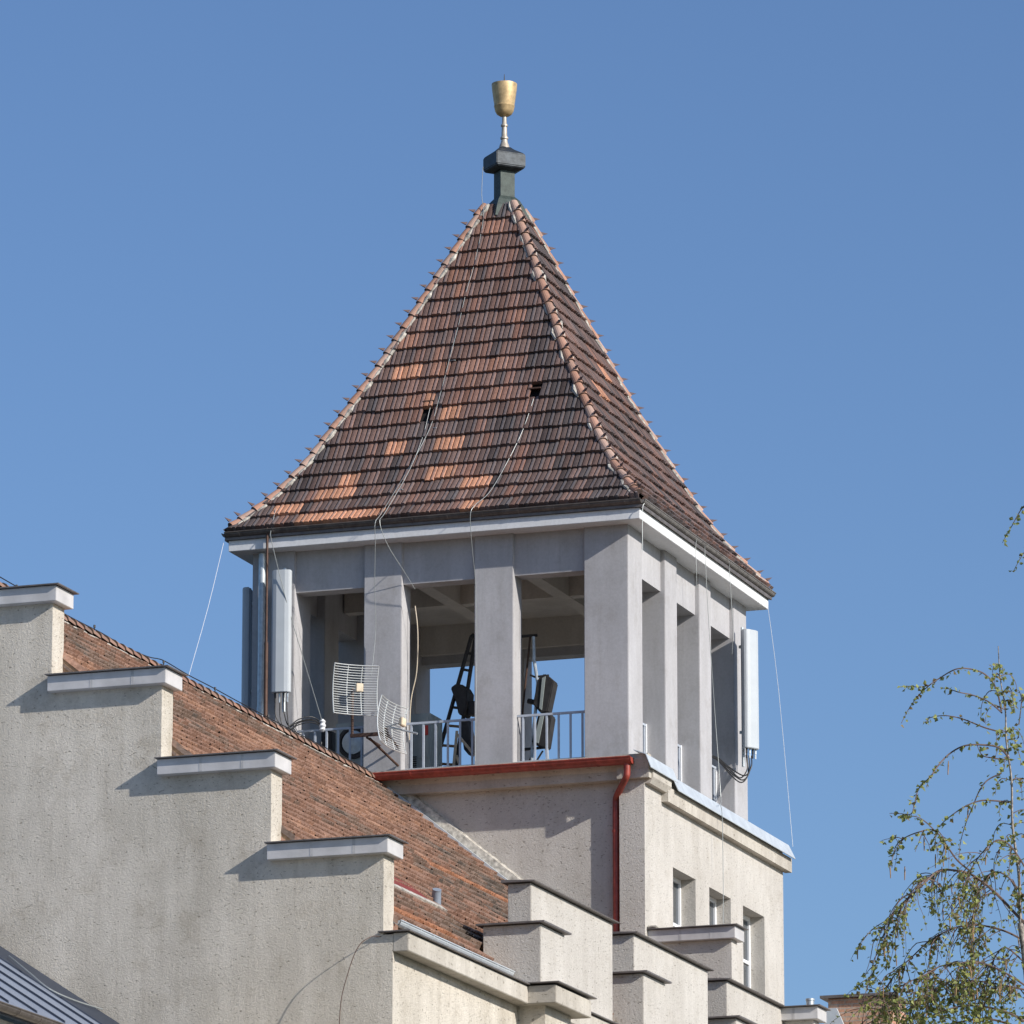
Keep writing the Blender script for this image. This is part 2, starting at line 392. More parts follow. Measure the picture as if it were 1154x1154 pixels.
# eaves gutters (half round)
def gutter_profile(r, t=.012, n=8):
    o = [(r*math.cos(math.pi+math.pi*i/n), r*math.sin(math.pi+math.pi*i/n)) for i in range(n+1)]
    i_ = [((r-t)*math.cos(2*math.pi-math.pi*i/n), (r-t)*math.sin(2*math.pi-math.pi*i/n)) for i in range(n+1)]
    return o+i_
def gutter(parent, axis, a, b, cu, cz, r, m, brackets=.75, name='gutter'):
    q = MB(); q.prism([(cu+x, cz+z) for x, z in gutter_profile(r)], axis, a, b)
    q.tube([(a, cu-r, cz), (b, cu-r, cz)] if axis == 'x' else [(cu-r, a, cz), (cu-r, b, cz)], .014, 6)
    q.tube([(a, cu+r, cz), (b, cu+r, cz)] if axis == 'x' else [(cu+r, a, cz), (cu+r, b, cz)], .014, 6)
    for e_ in (a, b-.01):
        q.prism([(cu+r*math.cos(math.pi+math.pi*i/8), cz+r*math.sin(math.pi+math.pi*i/8)) for i in range(9)], axis, e_, e_+.01)
    o = q.build(name, m, parent)
    k = MB(); t = a+.3
    while t < b-.1:
        k.prism([(cu+(r+.007)*math.cos(math.pi+math.pi*i/8), cz+(r+.007)*math.sin(math.pi+math.pi*i/8)) for i in range(9)]+[(cu+(r+.001)*math.cos(2*math.pi-math.pi*i/8), cz+(r+.001)*math.sin(2*math.pi-math.pi*i/8)) for i in range(9)], axis, t, t+.03)
        t += brackets
    build_each(k, 'gutter_bracket', m, o)
    return o
gutter(tower, 'x', -W-.43, .43, -.405, 5.095, .10, M['brown_gutter'])
gutter(tower, 'y', -.43, W+.50, .425, 5.09, .085, M['gutter_grey'])
gutter(tower, 'x', -W-.43, .43, W+.405, 5.095, .10, M['brown_gutter'])
gutter(tower, 'y', -.43, W+.40, -W-.425, 5.09, .085, M['flash'])
# red gutter and downpipe
rg = gutter(tower, 'x', -8.55, .27, -.60, -.15, .14, M['red'], brackets=1.3)
dp = MB(); dp.tube(smoothpts([(.16, -.60, -.26), (.16, -.60, -.46), (.12, -.57, -.56), (-.14, -.28, -.80), (-.20, -.20, -.90), (-.205, -.20, -1.0)], 4)+[Vector((-.205, -.20, -7.5))], .066, 14)
dpo = dp.build('downpipe', M['red'], tower, smooth=True)
for z in (-1.5, -3.3, -5.2):
    q = MB(); q.tube([(-.205, -.20, z), (-.205, -.20, z-.05)], .074, 12); q.build('pipe_clamp', M['red'], dpo)

# ------------------------------------------------------------------ pyramid tile roof
PROF = [(4.45, 5.12), (4.38, 5.185), (4.15, 5.42), (3.65, 5.98), (3.13, 6.80), (2.6, 7.83), (2.1, 8.80), (1.75, 9.57), (1.3, 10.57), (.8, 11.68), (.3, 12.80)]
def prof_at(L):
    acc = 0
    for i in range(len(PROF)-1):
        (s0, z0), (s1, z1) = PROF[i], PROF[i+1]; d = math.hypot(s1-s0, z1-z0)
        if L <= acc+d or i == len(PROF)-2:
            t = (L-acc)/d; n = Vector((-(z0-z1), 0, (s0-s1))); 
            return s0+(s1-s0)*t, z0+(z1-z0)*t, ((z1-z0)/d, (s0-s1)/d)
        acc += d
TOT = sum(math.hypot(PROF[i+1][0]-PROF[i][0], PROF[i+1][1]-PROF[i][1]) for i in range(len(PROF)-1))
NR = 21
CX, CY = -4.02, 4.02
def P3(face, u, out, z):
    """face frame: u along the eave, out = distance from the axis"""
    a = {'s': (1, 0, 0, -1), 'e': (0, 1, 1, 0), 'n': (-1, 0, 0, 1), 'w': (0, -1, -1, 0)}[face]
    return (CX+u*a[0]+out*a[2], CY+u*a[1]+out*a[3], z)
def cheapnoise(seed):
    g_ = {}
    r_ = random.Random(seed)
    def f(x, y):
        xi, yi = math.floor(x), math.floor(y); tx, ty = x-xi, y-yi
        tx = tx*tx*(3-2*tx); ty = ty*ty*(3-2*ty)
        def h(i, j): return random.Random(seed*7919+i*104729+j*1299709).random()
        return (h(xi, yi)*(1-tx)+h(xi+1, yi)*tx)*(1-ty)+(h(xi, yi+1)*(1-tx)+h(xi+1, yi+1)*tx)*ty
    return f
# newly replaced bright tiles: (face, centre u, height z, half width)
NEW = [('s', -1.32, 8.70, .26), ('s', -.21, 7.82, .26), ('s', -.73, 7.95, .14), ('s', -1.19, 7.05, .24), ('s', -.17, 7.05, .28), ('s', -2.16, 6.28, .25), ('s', -2.35, 5.96, .48),
       ('s', -.06, 6.25, .30), ('s', .78, 5.92, .30), ('s', -3.22, 5.62, .28), ('s', -2.25, 5.28, .75), ('s', -1.3, 5.28, .3), ('e', .64, 9.15, .2), ('e', -.72, 8.30, .3), ('s', .9, 5.25, .25)]
HATCH = [(-.73, 7.86), (1.55, 7.95)]
UNIT = .21
def tile_face(face, seed):
    nz = cheapnoise(seed); r = random.Random(seed); mb = MB()
    hp = [(0, 0), (.010, .002), (.020, .026), (.062, .031), (.104, .027), (.114, .002), (.134, 0), (.144, .034), (.172, .038), (.198, .032), (.206, 0), (.21, 0)]
    for row in range(NR):
        L0 = TOT*row/NR-.02; L1 = TOT*(row+1)/NR+.03
        s0, z0, n0 = prof_at(max(L0, 0)); s1, z1, n1 = prof_at(min(L1, TOT))
        nu = int(s0/UNIT)+1
        rowj = r.uniform(-.01, .01)
        for k in range(-nu, nu+1):
            ua = k*UNIT+(row % 2)*UNIT*.0+rowj*.5; ub = ua+UNIT
            if abs((ua+ub)/2) > s0+.02: continue
            pair = k
            if face == 's' and any(abs((ua+ub)/2-hu) < .12 and abs((z0+z1)/2-hz) < .175 for hu, hz in HATCH): continue
            v = nz(pair*.5+3, row*.35) * .6+nz(pair*1.3+50, row*.9)*.4; q = random.Random(seed*31+row*977+pair*13).random(); q2 = r.random()
            center = math.exp(-((ua+.2)/1.6)**2)*(.45 if row > 6 else .15) if face == 's' else .1
            t = v*.8+q*.55+center-.42
            t += (q2-.5)*.34
            if t < .14: c = (.078, .056, .052)
            elif t < .36: c = (.130, .082, .070)
            elif t < .64: c = (.180, .102, .080)
            elif t < .88: c = (.235, .122, .090)
            else: c = (.31, .155, .105)
            gk = .10*random.Random(row*5+pair*7+seed).random(); c = tuple(x*(1-gk*2)+.21*gk*2 for x in c)
            zc = (z0+z1)/2; nw = [n for n in NEW if n[0] == face and abs(n[2]-zc) < .20 and abs(n[1]-(ua+ub)/2) < n[3]]
            if nw and q2 < .96: c = (.52, .26, .16)
            if face == 'e': c = tuple(x*1.0 for x in c)
            j = 1+r.uniform(-.22, .22); mb.tone = tuple(x*j for x in c)
            lift = .070+r.uniform(-.008, .012); dz = r.uniform(-.012, .012)+(r.choice((-.03, .03)) if r.random() < .03 else 0)
            lo = []; hi = []; bt = []
            for (u, h) in hp:
                uu = ua+u
                ul = max(-s0-.02, min(s0+.02, uu)); uh = max(-s1-.02, min(s1+.02, uu))
                lo.append(P3(face, ul, s0+dz+(lift+h)*n0[0], z0+dz*-1+(lift+h)*n0[1]))
                hi.append(P3(face, uh, s1+(.004+h)*n1[0], z1+(.004+h)*n1[1]))
                bt.append(P3(face, ul, s0+(-.01)*n0[0], z0+(-.01)*n0[1]))
            full = mb.tone; grey = tuple(x*.72+.055+.02*i_ for i_, x in zip((0, 0, .3), full));
            for i in range(len(hp)-1):
                mb.tone = grey if 6 < i < 9 else full
                mb.quad(lo[i], lo[i+1], hi[i+1], hi[i]); mb.quad(bt[i], bt[i+1], lo[i+1], lo[i])
    mb.tone = None
    return mb
deck = MB()
for i in range(len(PROF)-1):
    for fc in 'senw':
        (s0, z0), (s1, z1) = PROF[i], PROF[i+1]; s0 -= .05; s1 -= .05
        deck.quad(P3(fc, -s0, s0, z0-.02), P3(fc, s0, s0, z0-.02), P3(fc, s1, s1, z1-.02), P3(fc, -s1, s1, z1-.02))
roof = deck.build('roof', M['black'], tower)
for fc, sd_ in (('s', 3), ('e', 5), ('n', 8), ('w', 11)):
    tile_face(fc, sd_).build('tiled_slope', M['tile'], roof)
# small vent tiles over the two openings
for hu, hz in HATCH:
    q = MB(); s_ = 4.02
    for z in (hz,):
        so_ = 2.6+(7.83-z)*.487
        q.box(CX+hu-.13, CX+hu+.13, CY-so_-.02, CY-so_+.14, z+.14, z+.17)
        q.tone = (.30, .13, .08)
    q.tone = None
    q.build('roof_vent', M['tile_hip'] if False else M['brown_pipe'], roof)
# hips
def hip(sx, sy, seed):
    r = random.Random(seed); tl = MB(); mo = MB()
    n = 27
    def pt(L):
        s, z, nn = prof_at(max(0, min(TOT, L))); return Vector((CX+sx*s, CY+sy*s, z)), nn
    for k in range(n):
        La = TOT*k/n+(.14 if k == 0 else .02); Lb = TOT*(k+1.12)/n
        a, na = pt(La); b, nb = pt(Lb)
        if (b-a).length < .05: continue
        d = (b-a).normalized(); side = Vector((sx, -sy, 0)).normalized(); up = side.cross(d); up = up if up.z > 0 else -up
        c = r.choice([(.40, .22, .155), (.42, .24, .175), (.40, .25, .19), (.44, .30, .24)])
        jt = r.uniform(.85, 1.12); tl.tone = tuple(x*jt for x in c)
        base = len(tl.v); m_ = 9
        j1 = r.uniform(-.012, .012)
        for (p, rr, lf) in ((a, .112, .045), (a+d*.05, .108, .045), (b, .088, .03)):
            for i in range(m_):
                t = math.pi*i/(m_-1); tl.v.append(tuple(p+side*(rr*math.cos(t)+j1)+up*(rr*math.sin(t)*.95+lf-.02)))
        for ring in range(2):
            for i in range(m_-1): tl.f.append((base+ring*m_+i, base+ring*m_+i+1, base+(ring+1)*m_+i+1, base+(ring+1)*m_+i)); tl.c.append(tl.tone)
        tl.f.append(tuple(base+i for i in range(m_))); tl.c.append((.1, .07, .06))
        # nib at the lower lip of every tile
        tip = a+up*.27-d*.005+Vector((sx, sy, 0))*.01
        bs = a+up*.14+d*.02
        tl.tone = (.13, .09, .085)
        tl.mesh([bs+side*.022, bs-side*.022, bs+d*.085, tip], [(0, 1, 3), (1, 2, 3), (2, 0, 3)])
        # mortar bedding, lumpy
        for sg in (1, -1):
            if (sx, sy) == (1, -1) and r.random() < .45: continue
            rr = r.uniform(.11, .17)
            mo.tube([a+side*sg*.10+up*.0, a.lerp(b, .5)+side*sg*(rr-.03)-up*.01, b+side*sg*.08-up*.01], [r.uniform(.02, .045), r.uniform(.03, .062), r.uniform(.02, .05)], 6)
    o = tl.build('hip_tiles', M['tile_hip'], roof); mo.build('mortar_bed', M['mortar'], roof)
hip(-1, -1, 1); hip(1, -1, 2); hip(1, 1, 3); hip(-1, 1, 4)

# ------------------------------------------------------------------ finial
fin = MB()
A45 = math.pi/4
def sq(half): return half*math.sqrt(2)
fin.lathe([(sq(.40), 12.50), (sq(.31), 12.78), (sq(.24), 12.93), (sq(.165), 13.02), (sq(.165), 13.62)], CX, CY, 4, 0)
ff = fin.build('finial', M['lead_green'], tower)
q = MB(); q.lathe([(sq(.20), 13.58), (sq(.31), 13.62), (sq(.34), 13.66), (sq(.34), 13.93), (sq(.30), 13.97), (sq(.17), 14.06), (sq(.10), 14.13)], CX, CY, 4, 0)
q.build('finial_head', M['lead'], ff, bevel=.015)
q = MB(); q.lathe([(.13, 14.08), (.10, 14.18), (.075, 14.24), (.065, 14.30), (.085, 14.32), (.085, 14.35), (.062, 14.38), (.055, 14.58), (.075, 14.60), (.075, 14.63), (.05, 14.66), (.045, 14.86)], CX, CY, 16)
q.build('finial_rod', M['pole'], ff, smooth=True)
q = MB(); pr = [(.03, 14.815), (.10, 14.83), (.16, 14.87), (.20, 14.94), (.213, 15.02), (.22, 15.03), (.222, 15.05), (.213, 15.06), (.235, 15.2), (.262, 15.40), (.272, 15.52), (.27, 15.535), (.255, 15.53), (.22, 15.2), (.18, 15.05), (.02, 15.0)]
q.lathe(pr, CX, CY, 32); q.build('goblet', M['gold'], ff, smooth=True)
q = MB(); q.tube([(CX, CY, 15.0), (CX, CY, 15.55), (CX, CY, 15.76)], [.02, .018, .006], 6); q.lathe([(.03, 15.50), (.045, 15.56), (.02, 15.6)], CX, CY, 8); q.build('lightning_tip', M['dark'], ff)

# ------------------------------------------------------------------ railings in the arches
def rail_panel(a, b, axis, c, top=1.04, gap=.25):
    q = MB(); P = (lambda u, v, z: (u, v, z)) if axis == 'x' else (lambda u, v, z: (v, u, z))
    def bx(u0, u1, v0, v1, z0, z1):
        if axis == 'x': q.box(u0, u1, v0, v1, z0, z1)
        else: q.box(v0, v1, u0, u1, z0, z1)
    bx(a, b, c-.022, c+.022, top-.045, top)
    o = q.build('railing', M['rail'], tower)
    q = MB(); bx(a, b, c-.02, c+.02, .07, .10); q.build('bottom_rail', M['rail'], o)
    n = max(2, round((b-a)/gap)); 
    k = MB(); q = k
    for i in range(n):
        u = a+(b-a)*(i+.5)/n
        if axis == 'x': k.box(u-.02, u+.02, c-.016, c+.016, -.01, top-.046)
        else: k.box(c-.016, c+.016, u-.02, u+.02, -.01, top-.046)
    build_each(k, 'baluster', M['rail'], o)
    if axis == 'y' and c > -1:
        q = MB(); q.box(c-.03, c+.03, b-.06, b-.005, -.06, top+.01); q.build('end_post', M['frame'], o)
        q = MB(); q.box(c-.06, c-.045, a+.02, b-.02, .0, top-.06); q.build('dark_panel', M['seam_d'], o)  # dark sheet set just behind the balusters
for k in range(3):
    rail_panel(px[k][1], px[k+1][0], 'x', .25); rail_panel(px[k][1], px[k+1][0], 'x', W-.25, 1.0)
    rail_panel(py[k][1], py[k+1][0], 'y', -.42, 1.12); rail_panel(py[k][1], py[k+1][0], 'y', -W+.25, .98)

# ================================================================== STEPPED GABLE HOUSE
house = root('stepped_gable_house', 'house with stepped render gable, red tile roof and crenellated parapet below the tower', 'house', (-5.2, -10.5, GZ))
YG = -21.3; XR = -5.2
steps = [(-3.06, -1.19), (-1.08, -2.72), (.865, -4.25), (2.82, -5.77)]      # right face x, wall top z
def gable_poly(steps, base_x, shoulder_z):
    R_ = []
    for i, (x, z) in enumerate(steps):
        R_.append((x, z)); nxt = steps[i+1][1] if i+1 < len(steps) else shoulder_z
        R_.append((x, nxt))
    R_.append((base_x, shoulder_z)); R_.append((base_x, GZ))
    L_ = [(2*XR-x, z) for x, z in reversed(R_)]
    return R_+L_
def gable(steps, base_x, sh, y0, y1, m, parent, name='gable_wall'):
    q = MB(); b = 0
    # body as a stack of rectangles so that no face is concave
    pts = gable_poly(steps, base_x, sh); 
    n = len(pts); vs = [(x, y0, z) for x, z in pts]+[(x, y1, z) for x, z in pts]
    q.mesh(vs, [tuple(range(n)), tuple(range(2*n-1, n-1, -1))]+[(i, (i+1) % n, n+(i+1) % n, n+i) for i in range(n)])
    o = q.build(name, m, parent); 
    bm = bmesh.new(); bm.from_mesh(o.data); bmesh.ops.triangulate(bm, faces=[f for f in bm.faces if len(f.verts) > 4]); bm.to_mesh(o.data); bm.free()
    return o
gable(steps, 2.985, -7.08, YG, YG+.48, M['render'], house)
def cap(x0, x1, y0, y1, zb, h, parent, ov=.07):
    q = MB(); q.box(x0, x1, y0, y1, zb, zb+h); o = q.build('coping', M['cap'], parent, bevel=.006)
    s = MB(); xl = x0-.02; zt = zb+h
    # thin sheet with a slight fall and a dark drip lip
    y_0, y_1, x_1 = y0-ov, y1+ov, x1+ov
    s.mesh([(xl, y_0, zt+.008), (x_1, y_0, zt+.008), (x_1, y_1, zt+.008), (xl, y_1, zt+.008), (xl, y_0, zt+.026), (x_1, y_0, zt+.026), (x_1, y_1, zt+.026), (xl, y_1, zt+.026), (xl, (y_0+y_1)/2, zt+.05), (x_1-.1, (y_0+y_1)/2, zt+.05)],
           [(0, 3, 2, 1), (0, 1, 5, 4), (1, 2, 6, 5), (2, 3, 7, 6), (3, 0, 4, 8, 7), (4, 5, 9, 8), (5, 6, 9), (6, 7, 8, 9)])
    s.build('coping_flashing', M['flash'], o)
    for fx in (.36, .71):
        xx_ = x0+(x1-x0)*fx; j_ = MB(); j_.box(xx_, xx_+.012, y0-.004, y0, zb+.004, zb+h-.004); j_.box(xx_+.012, xx_+.05, y0-.002, y0-.0002, zb+.006, zb+h-.006); j_.build('sheet_joint', M['flash_l'], o)
    return o
prev = None
for i, (x, z) in enumerate(steps):
    xl = (2*XR-x-.13) if i == 0 else steps[i-1][0]+.002
    cap(xl if i == 0 else xl+.0, x+.13, YG-.17, YG+.56, z, .255, house)
    if i:
        q = MB()
        q.box(2*XR-x-.13, 2*XR-steps[i-1][0]-.002, YG-.17, YG+.56, z, z+.255); q.box(2*XR-x-.2, 2*XR-steps[i-1][0], YG-.24, YG+.63, z+.263, z+.285)
        q.build('coping', M['cap'], house)
    d = MB(); d.box(x+.004, x+.19, YG+.10, YG+.44, z-1.53+.30, z-1.53+.345) if i < 3 else None
    if i < 3: d.build('mortar_fillet', M['mortar'], house, bevel=.015)
# main tiled roof
KS = .807; ZR = -.21
def rz(x): return ZR-KS*abs(x-XR)
XE = 2.80
dk = MB()
for sg in (1, -1):
    xe = XR+sg*(XE-XR)
    dk.mesh([(XR, YG+.46, ZR-.10), (xe, YG+.46, rz(xe)-.10), (xe, -.11, rz(xe)-.10), (XR, -.11, ZR-.10), (XR, YG+.46, ZR-.3), (xe, YG+.46, rz(xe)-.3), (xe, -.11, rz(xe)-.3), (XR, -.11, ZR-.3)],
            [(0, 1, 2, 3), (4, 7, 6, 5), (0, 4, 5, 1), (3, 2, 6, 7), (1, 5, 6, 2)])
mroof = dk.build('roof', M['wood'], house)
def main_tiles(sg, seed, gap_rows=None):
    nz = cheapnoise(seed); r = random.Random(seed); mb = MB()
    L = math.hypot(XE-XR, KS*(XE-XR)); ux = 1/math.hypot(1, KS); uz = -KS*ux; nx, nzv = KS*ux, ux
    course = .335; n = int(L/course)+1; width = .21
    hp = [(0, 0), (.02, .022), (.06, .026), (.075, .004), (.13, .004), (.145, .026), (.19, .022), (.21, 0)]
    y0s = YG+.47; N = int((-.12-y0s)/width)
    for row in range(n):
        Lh = L-course*row+.0; Lt = max(Lh-course-.04, 0.02)     # lower edge, upper edge measured from ridge
        wob = r.uniform(-.01, .01)
        for k in range(N+1):
            ya = y0s+k*width; yb_c = ya+width*.5
            if yb_c > -.12: continue
            xx = XR+Lh*ux
            # missing courses near the parapet
            if sg > 0 and row in (0,) and False: continue
            v = nz(k*.05, row*.35)*.55+nz(k*.35+30, row*.9)*.45; q = r.random()
            t = v*.88+q*.16
            if t < .28: c = (.17, .135, .11)
            elif t < .46: c = (.255, .175, .132)
            elif t < .72: c = (.33, .195, .138)
            else: c = (.42, .245, .165)
            if sg > 0:
                xm_ = XR+(Lh-course/2)*ux
                if (-1.45 < xm_ < -1.05 and -8.6 < ya < -3.6) or (-.95 < xm_ < -.72 and -7.0 < ya < -2.0): c = (.46, .215, .12)
                if 2.25 < xm_ < 2.60 and -20.6 < ya < -17.2: c = (.46, .215, .12)
                if .85 < xm_ < 1.25 and -16.8 < ya < -14.9: continue
                if row < 2 and ya > -16.2 and ya < -15.1: continue
            j = .86*(1+r.uniform(-.15, .13)); mb.tone = tuple(x*j for x in c)
            lift = .04+wob*.5+r.uniform(-.008, .03)+.02*nz(k*.2, row*.2+9); a = Lh+r.uniform(-.02, .02); y_ = ya+r.uniform(-.006, .006)
            lo, hi, bt = [], [], []
            for (u, h) in hp:
                def pp(Ld, hh): return (XR+sg*(Ld*ux+hh*nx), y_+u, ZR-.06+Ld*uz+hh*nzv)
                lo.append(pp(a, lift+h)); hi.append(pp(Lt, .004+h)); bt.append(pp(a, -.02))
            for i in range(len(hp)-1):
                mb.quad(lo[i], lo[i+1], hi[i+1], hi[i]); mb.quad(bt[i], bt[i+1], lo[i+1], lo[i])
    mb.tone = None
    return mb
main_tiles(1, 21).build('tiled_slope', M['tile_main'], mroof)
main_tiles(-1, 22).build('tiled_slope', M['tile_main'], mroof)
vg = MB(); rv = random.Random(9)
x = XR+.3
while x < XE-.1:
    for k in range(7):
        c_ = rv.choice([(.175, .118, .092), (.235, .142, .108), (.30, .178, .13), (.12, .09, .075)]); j = rv.uniform(1.15, 1.6); vg.tone = tuple(t*j for t in c_)  # tile tones raised to offset the weak sunlight on this end face
        a0, a1 = x, x+.30; h0, h1 = .02-k*.14, .02-(k+1)*.14+.02; yy = YG+.475-k*.0
        vg.quad((a0, yy, rz(a0)+h0), (a1, yy, rz(a1)+h0), (a1, yy-.03, rz(a1)+h1), (a0, yy-.03, rz(a0)+h1))
    x += .30
vg.tone = None; vg.build('verge_tiles', M['tile_main'], mroof)
# red oxide sheet and patch where tiles are missing
nx_, nz_ = KS/math.hypot(1, KS), 1/math.hypot(1, KS)
def slab_on_roof(mb, xa, xb, ya, yb, h0, h1):
    c_ = [(xa, ya), (xb, ya), (xb, yb), (xa, yb)]
    vs = [(x+nx_*h, y, rz(x)-.06+nz_*h) for h in (h0, h1) for x, y in c_]
    mb.mesh(vs, [(0, 3, 2, 1), (4, 5, 6, 7), (0, 1, 5, 4), (1, 2, 6, 5), (2, 3, 7, 6), (3, 0, 4, 7)]); return mb
slab_on_roof(MB(), .82, 1.22, -16.9, -14.8, -.03, .075).build('underlay_sheet', M['redsheet'], mroof)
q = MB(); slab_on_roof(q, 1.22, 1.33, -17.2, -14.3, .03, .085); q.build('broken_tile_row', M['mortar'], mroof)
# roof vent pipe
q = MB(); vx, vy = 1.05, -13.95; vz = rz(vx)
q.tube([(vx, vy, vz-.1), (vx, vy, vz+.16), (vx+.02, vy-.03, vz+.22)], [.08, .08, .08], 14); q.build('vent_pipe', M['antenna_d'], mroof, smooth=True)
# ridge tiles
rt = MB(); y = YG+.45; rr_ = random.Random(4)
while y < -.35:
    jt = rr_.uniform(.8, 1.12); rt.tone = tuple(x*jt for x in rr_.choice([(.30, .17, .12), (.28, .16, .12), (.32, .20, .15), (.26, .17, .13)]))
    base = len(rt.v); m_ = 8
    for (yy, rad, zz) in ((y, .135, ZR-.03), (y+.05, .13, ZR-.03), (y+.42, .105, ZR-.045)):
        for i in range(m_):
            t = math.pi*i/(m_-1); rt.v.append((XR+rad*math.cos(t), yy, zz+rad*math.sin(t)))
    for rg_ in range(2):
        for i in range(m_-1): rt.f.append((base+rg_*m_+i, base+rg_*m_+i+1, base+(rg_+1)*m_+i+1, base+(rg_+1)*m_+i)); rt.c.append(rt.tone)
    rt.f.append(tuple(base+i for i in range(m_))); rt.c.append((.1, .07, .05))
    y += .37
rt.build('ridge_tiles', M['tile_hip'], mroof)
mo = MB()
for i in range(56):
    y = YG+.5+i*.37; mo.tube([(XR+.14, y, ZR-.10+rr_.uniform(-.01, .01)), (XR+.17, y+.18, ZR-.12), (XR+.14, y+.36, ZR-.10)], [rr_.uniform(.008, .02), rr_.uniform(.012, .028), .012], 5)
mo.build('mortar_bed', M['mortar'], mroof)
# flashing and mortar rake along the tower front wall
fl = MB(); slab_on_roof(fl, XR+.2, 2.3, -.36, -.24, .02, .10); fl.build('rake_flashing', M['zinc'], house)
fl = MB(); xa, xb = -4.9, 2.3
fl.mesh([(x, y, rz(x)+h) for x in (xa, xb) for (y, h) in ((-.24, .0), (-.103, .0), (-.103, .30), (-.20, .26))], [(0, 1, 2, 3), (7, 6, 5, 4), (0, 3, 7, 4), (3, 2, 6, 7), (1, 5, 6, 2), (0, 4, 5, 1)])
fl.build('rake_fillet', M['mortar'], house)
# side wall, cornice, pilasters, parapet
sw = MB(); sw.box(2.985-.45, 2.984, YG+.48, -.05, GZ, -7.07); sw.box(2*XR-2.984, 2*XR-2.985+.45, YG+.48, -.05, GZ, -7.07); build_each(sw, 'side_wall', M['render'], house)
PIL = [-15.2, -9.56, -3.95]
cz0, cz1 = -7.36, -7.06
cn = MB(); segs = [(YG, -15.2)]
for i, p in enumerate(PIL): segs.append((p+1.35, PIL[i+1] if i < 2 else -.05))
for (a, b) in segs: cn.box(2.987, 3.25, a, b, cz0, cz1)
for p in PIL: cn.box(2.989, 3.75, p-.26, p+1.62, cz0-.002, cz1+.002)
build_each(cn, 'cornice', M['concrete'], house, bevel=.01)
fs = MB(); 
fs.box(2.76, 3.31, YG-.09, YG+.003, cz1+.012, cz1+.03)
for (a, b) in segs: fs.box(2.83, 3.31, a+.004, b-.28 if b < -1 else b, cz1+.012, cz1+.03)
for p in PIL: fs.box(3.0, 3.83, p-.34, p+1.70, cz1+.034, cz1+.052)
build_each(fs, 'cornice_flashing', M['flash'], house)
pl = MB()
for p in PIL: pl.box(2.98, 3.47, p, p+1.35, GZ, cz0+.01)
build_each(pl, 'pilaster', M['render'], house)
for i, p in enumerate(PIL):
    a = p+.25; b = p+4.67
    q = MB(); q.box(2.71, 3.13, a, b, cz1-.05, -5.20); mo_ = q.build('parapet_block', M['tower_render'], house, bevel=.01)
    q = MB(); q.mesh([(2.62, a-.1, -5.185), (3.225, a-.1, -5.185), (3.225, b+.1, -5.185), (2.62, b+.1, -5.185), (2.62, a-.1, -5.135), (3.23, a-.1, -5.165), (3.23, b+.1, -5.165), (2.62, b+.1, -5.135)], [(0, 3, 2, 1), (4, 5, 6, 7), (0, 1, 5, 4), (1, 2, 6, 5), (2, 3, 7, 6), (3, 0, 4, 7)])
    q.build('coping_flashing', M['flash'], mo_)
    q = MB(); q.box(2.35, 3.385, p, p+1.27, cz1-.04, -5.955); st = q.build('parapet_step', M['tower_render'], house, bevel=.01)
    q = MB(); q.box(2.25, 3.485, p-.1, p+1.36, -5.945, -5.915); q.build('coping_flashing', M['flash'], st)
q = MB(); q.box(3.0, 3.13, -15.0, -.1, cz1-.05, cz1+.008); q.build('parapet_foot', M['tower_render'], house)
# zinc eaves gutter
gutter(house, 'y', YG+.50, -15.25, 2.85, -6.77, .088, M['zinc'], .62)
q = MB(); q.box(2.70, 2.75, YG+.5, -15.3, -7.0, -6.75); q.build('eaves_board', M['wood'], house)
# second stepped gable, beside the tower
st2 = [(2.09, -3.77), (3.74, -5.44)]
g2 = MB(); g2.box(.425, 2.09, .0, .36, GZ, -3.77); g2.box(2.0905, 3.74, .003, .357, GZ, -5.44); g2.box(3.7405, 5.4, .006, .354, GZ, -7.1)
build_each(g2, 'rear_gable_wall', M['tower_render'], house)
cap(.425, 2.205, -.14, .48, -3.765, .24, house); cap(2.092, 3.86, -.14, .48, -5.435, .24, house)
q = MB(); q.box(.43, .62, -.2, .1, -3.49, -3.44); q.build('mortar_fillet', M['mortar'], house, bevel=.015)
# rear block roof behind the second gable
q = MB(); q.box(.43, 5.3, .37, 14, GZ, -7.6); q.build('rear_block', M['render'], house)
q = MB(); q.tube([(3.38, 1.0, -7.6), (3.38, 1.0, -4.86)], .078, 14); q.lathe([(.09, -4.90), (.09, -4.86)], 3.38, 1.0, 14)
tag(q.build('flue_pipe', M['galv'], None, smooth=True), 'short galvanised flue pipe behind the small right-hand stepped coping', 'flue pipe')

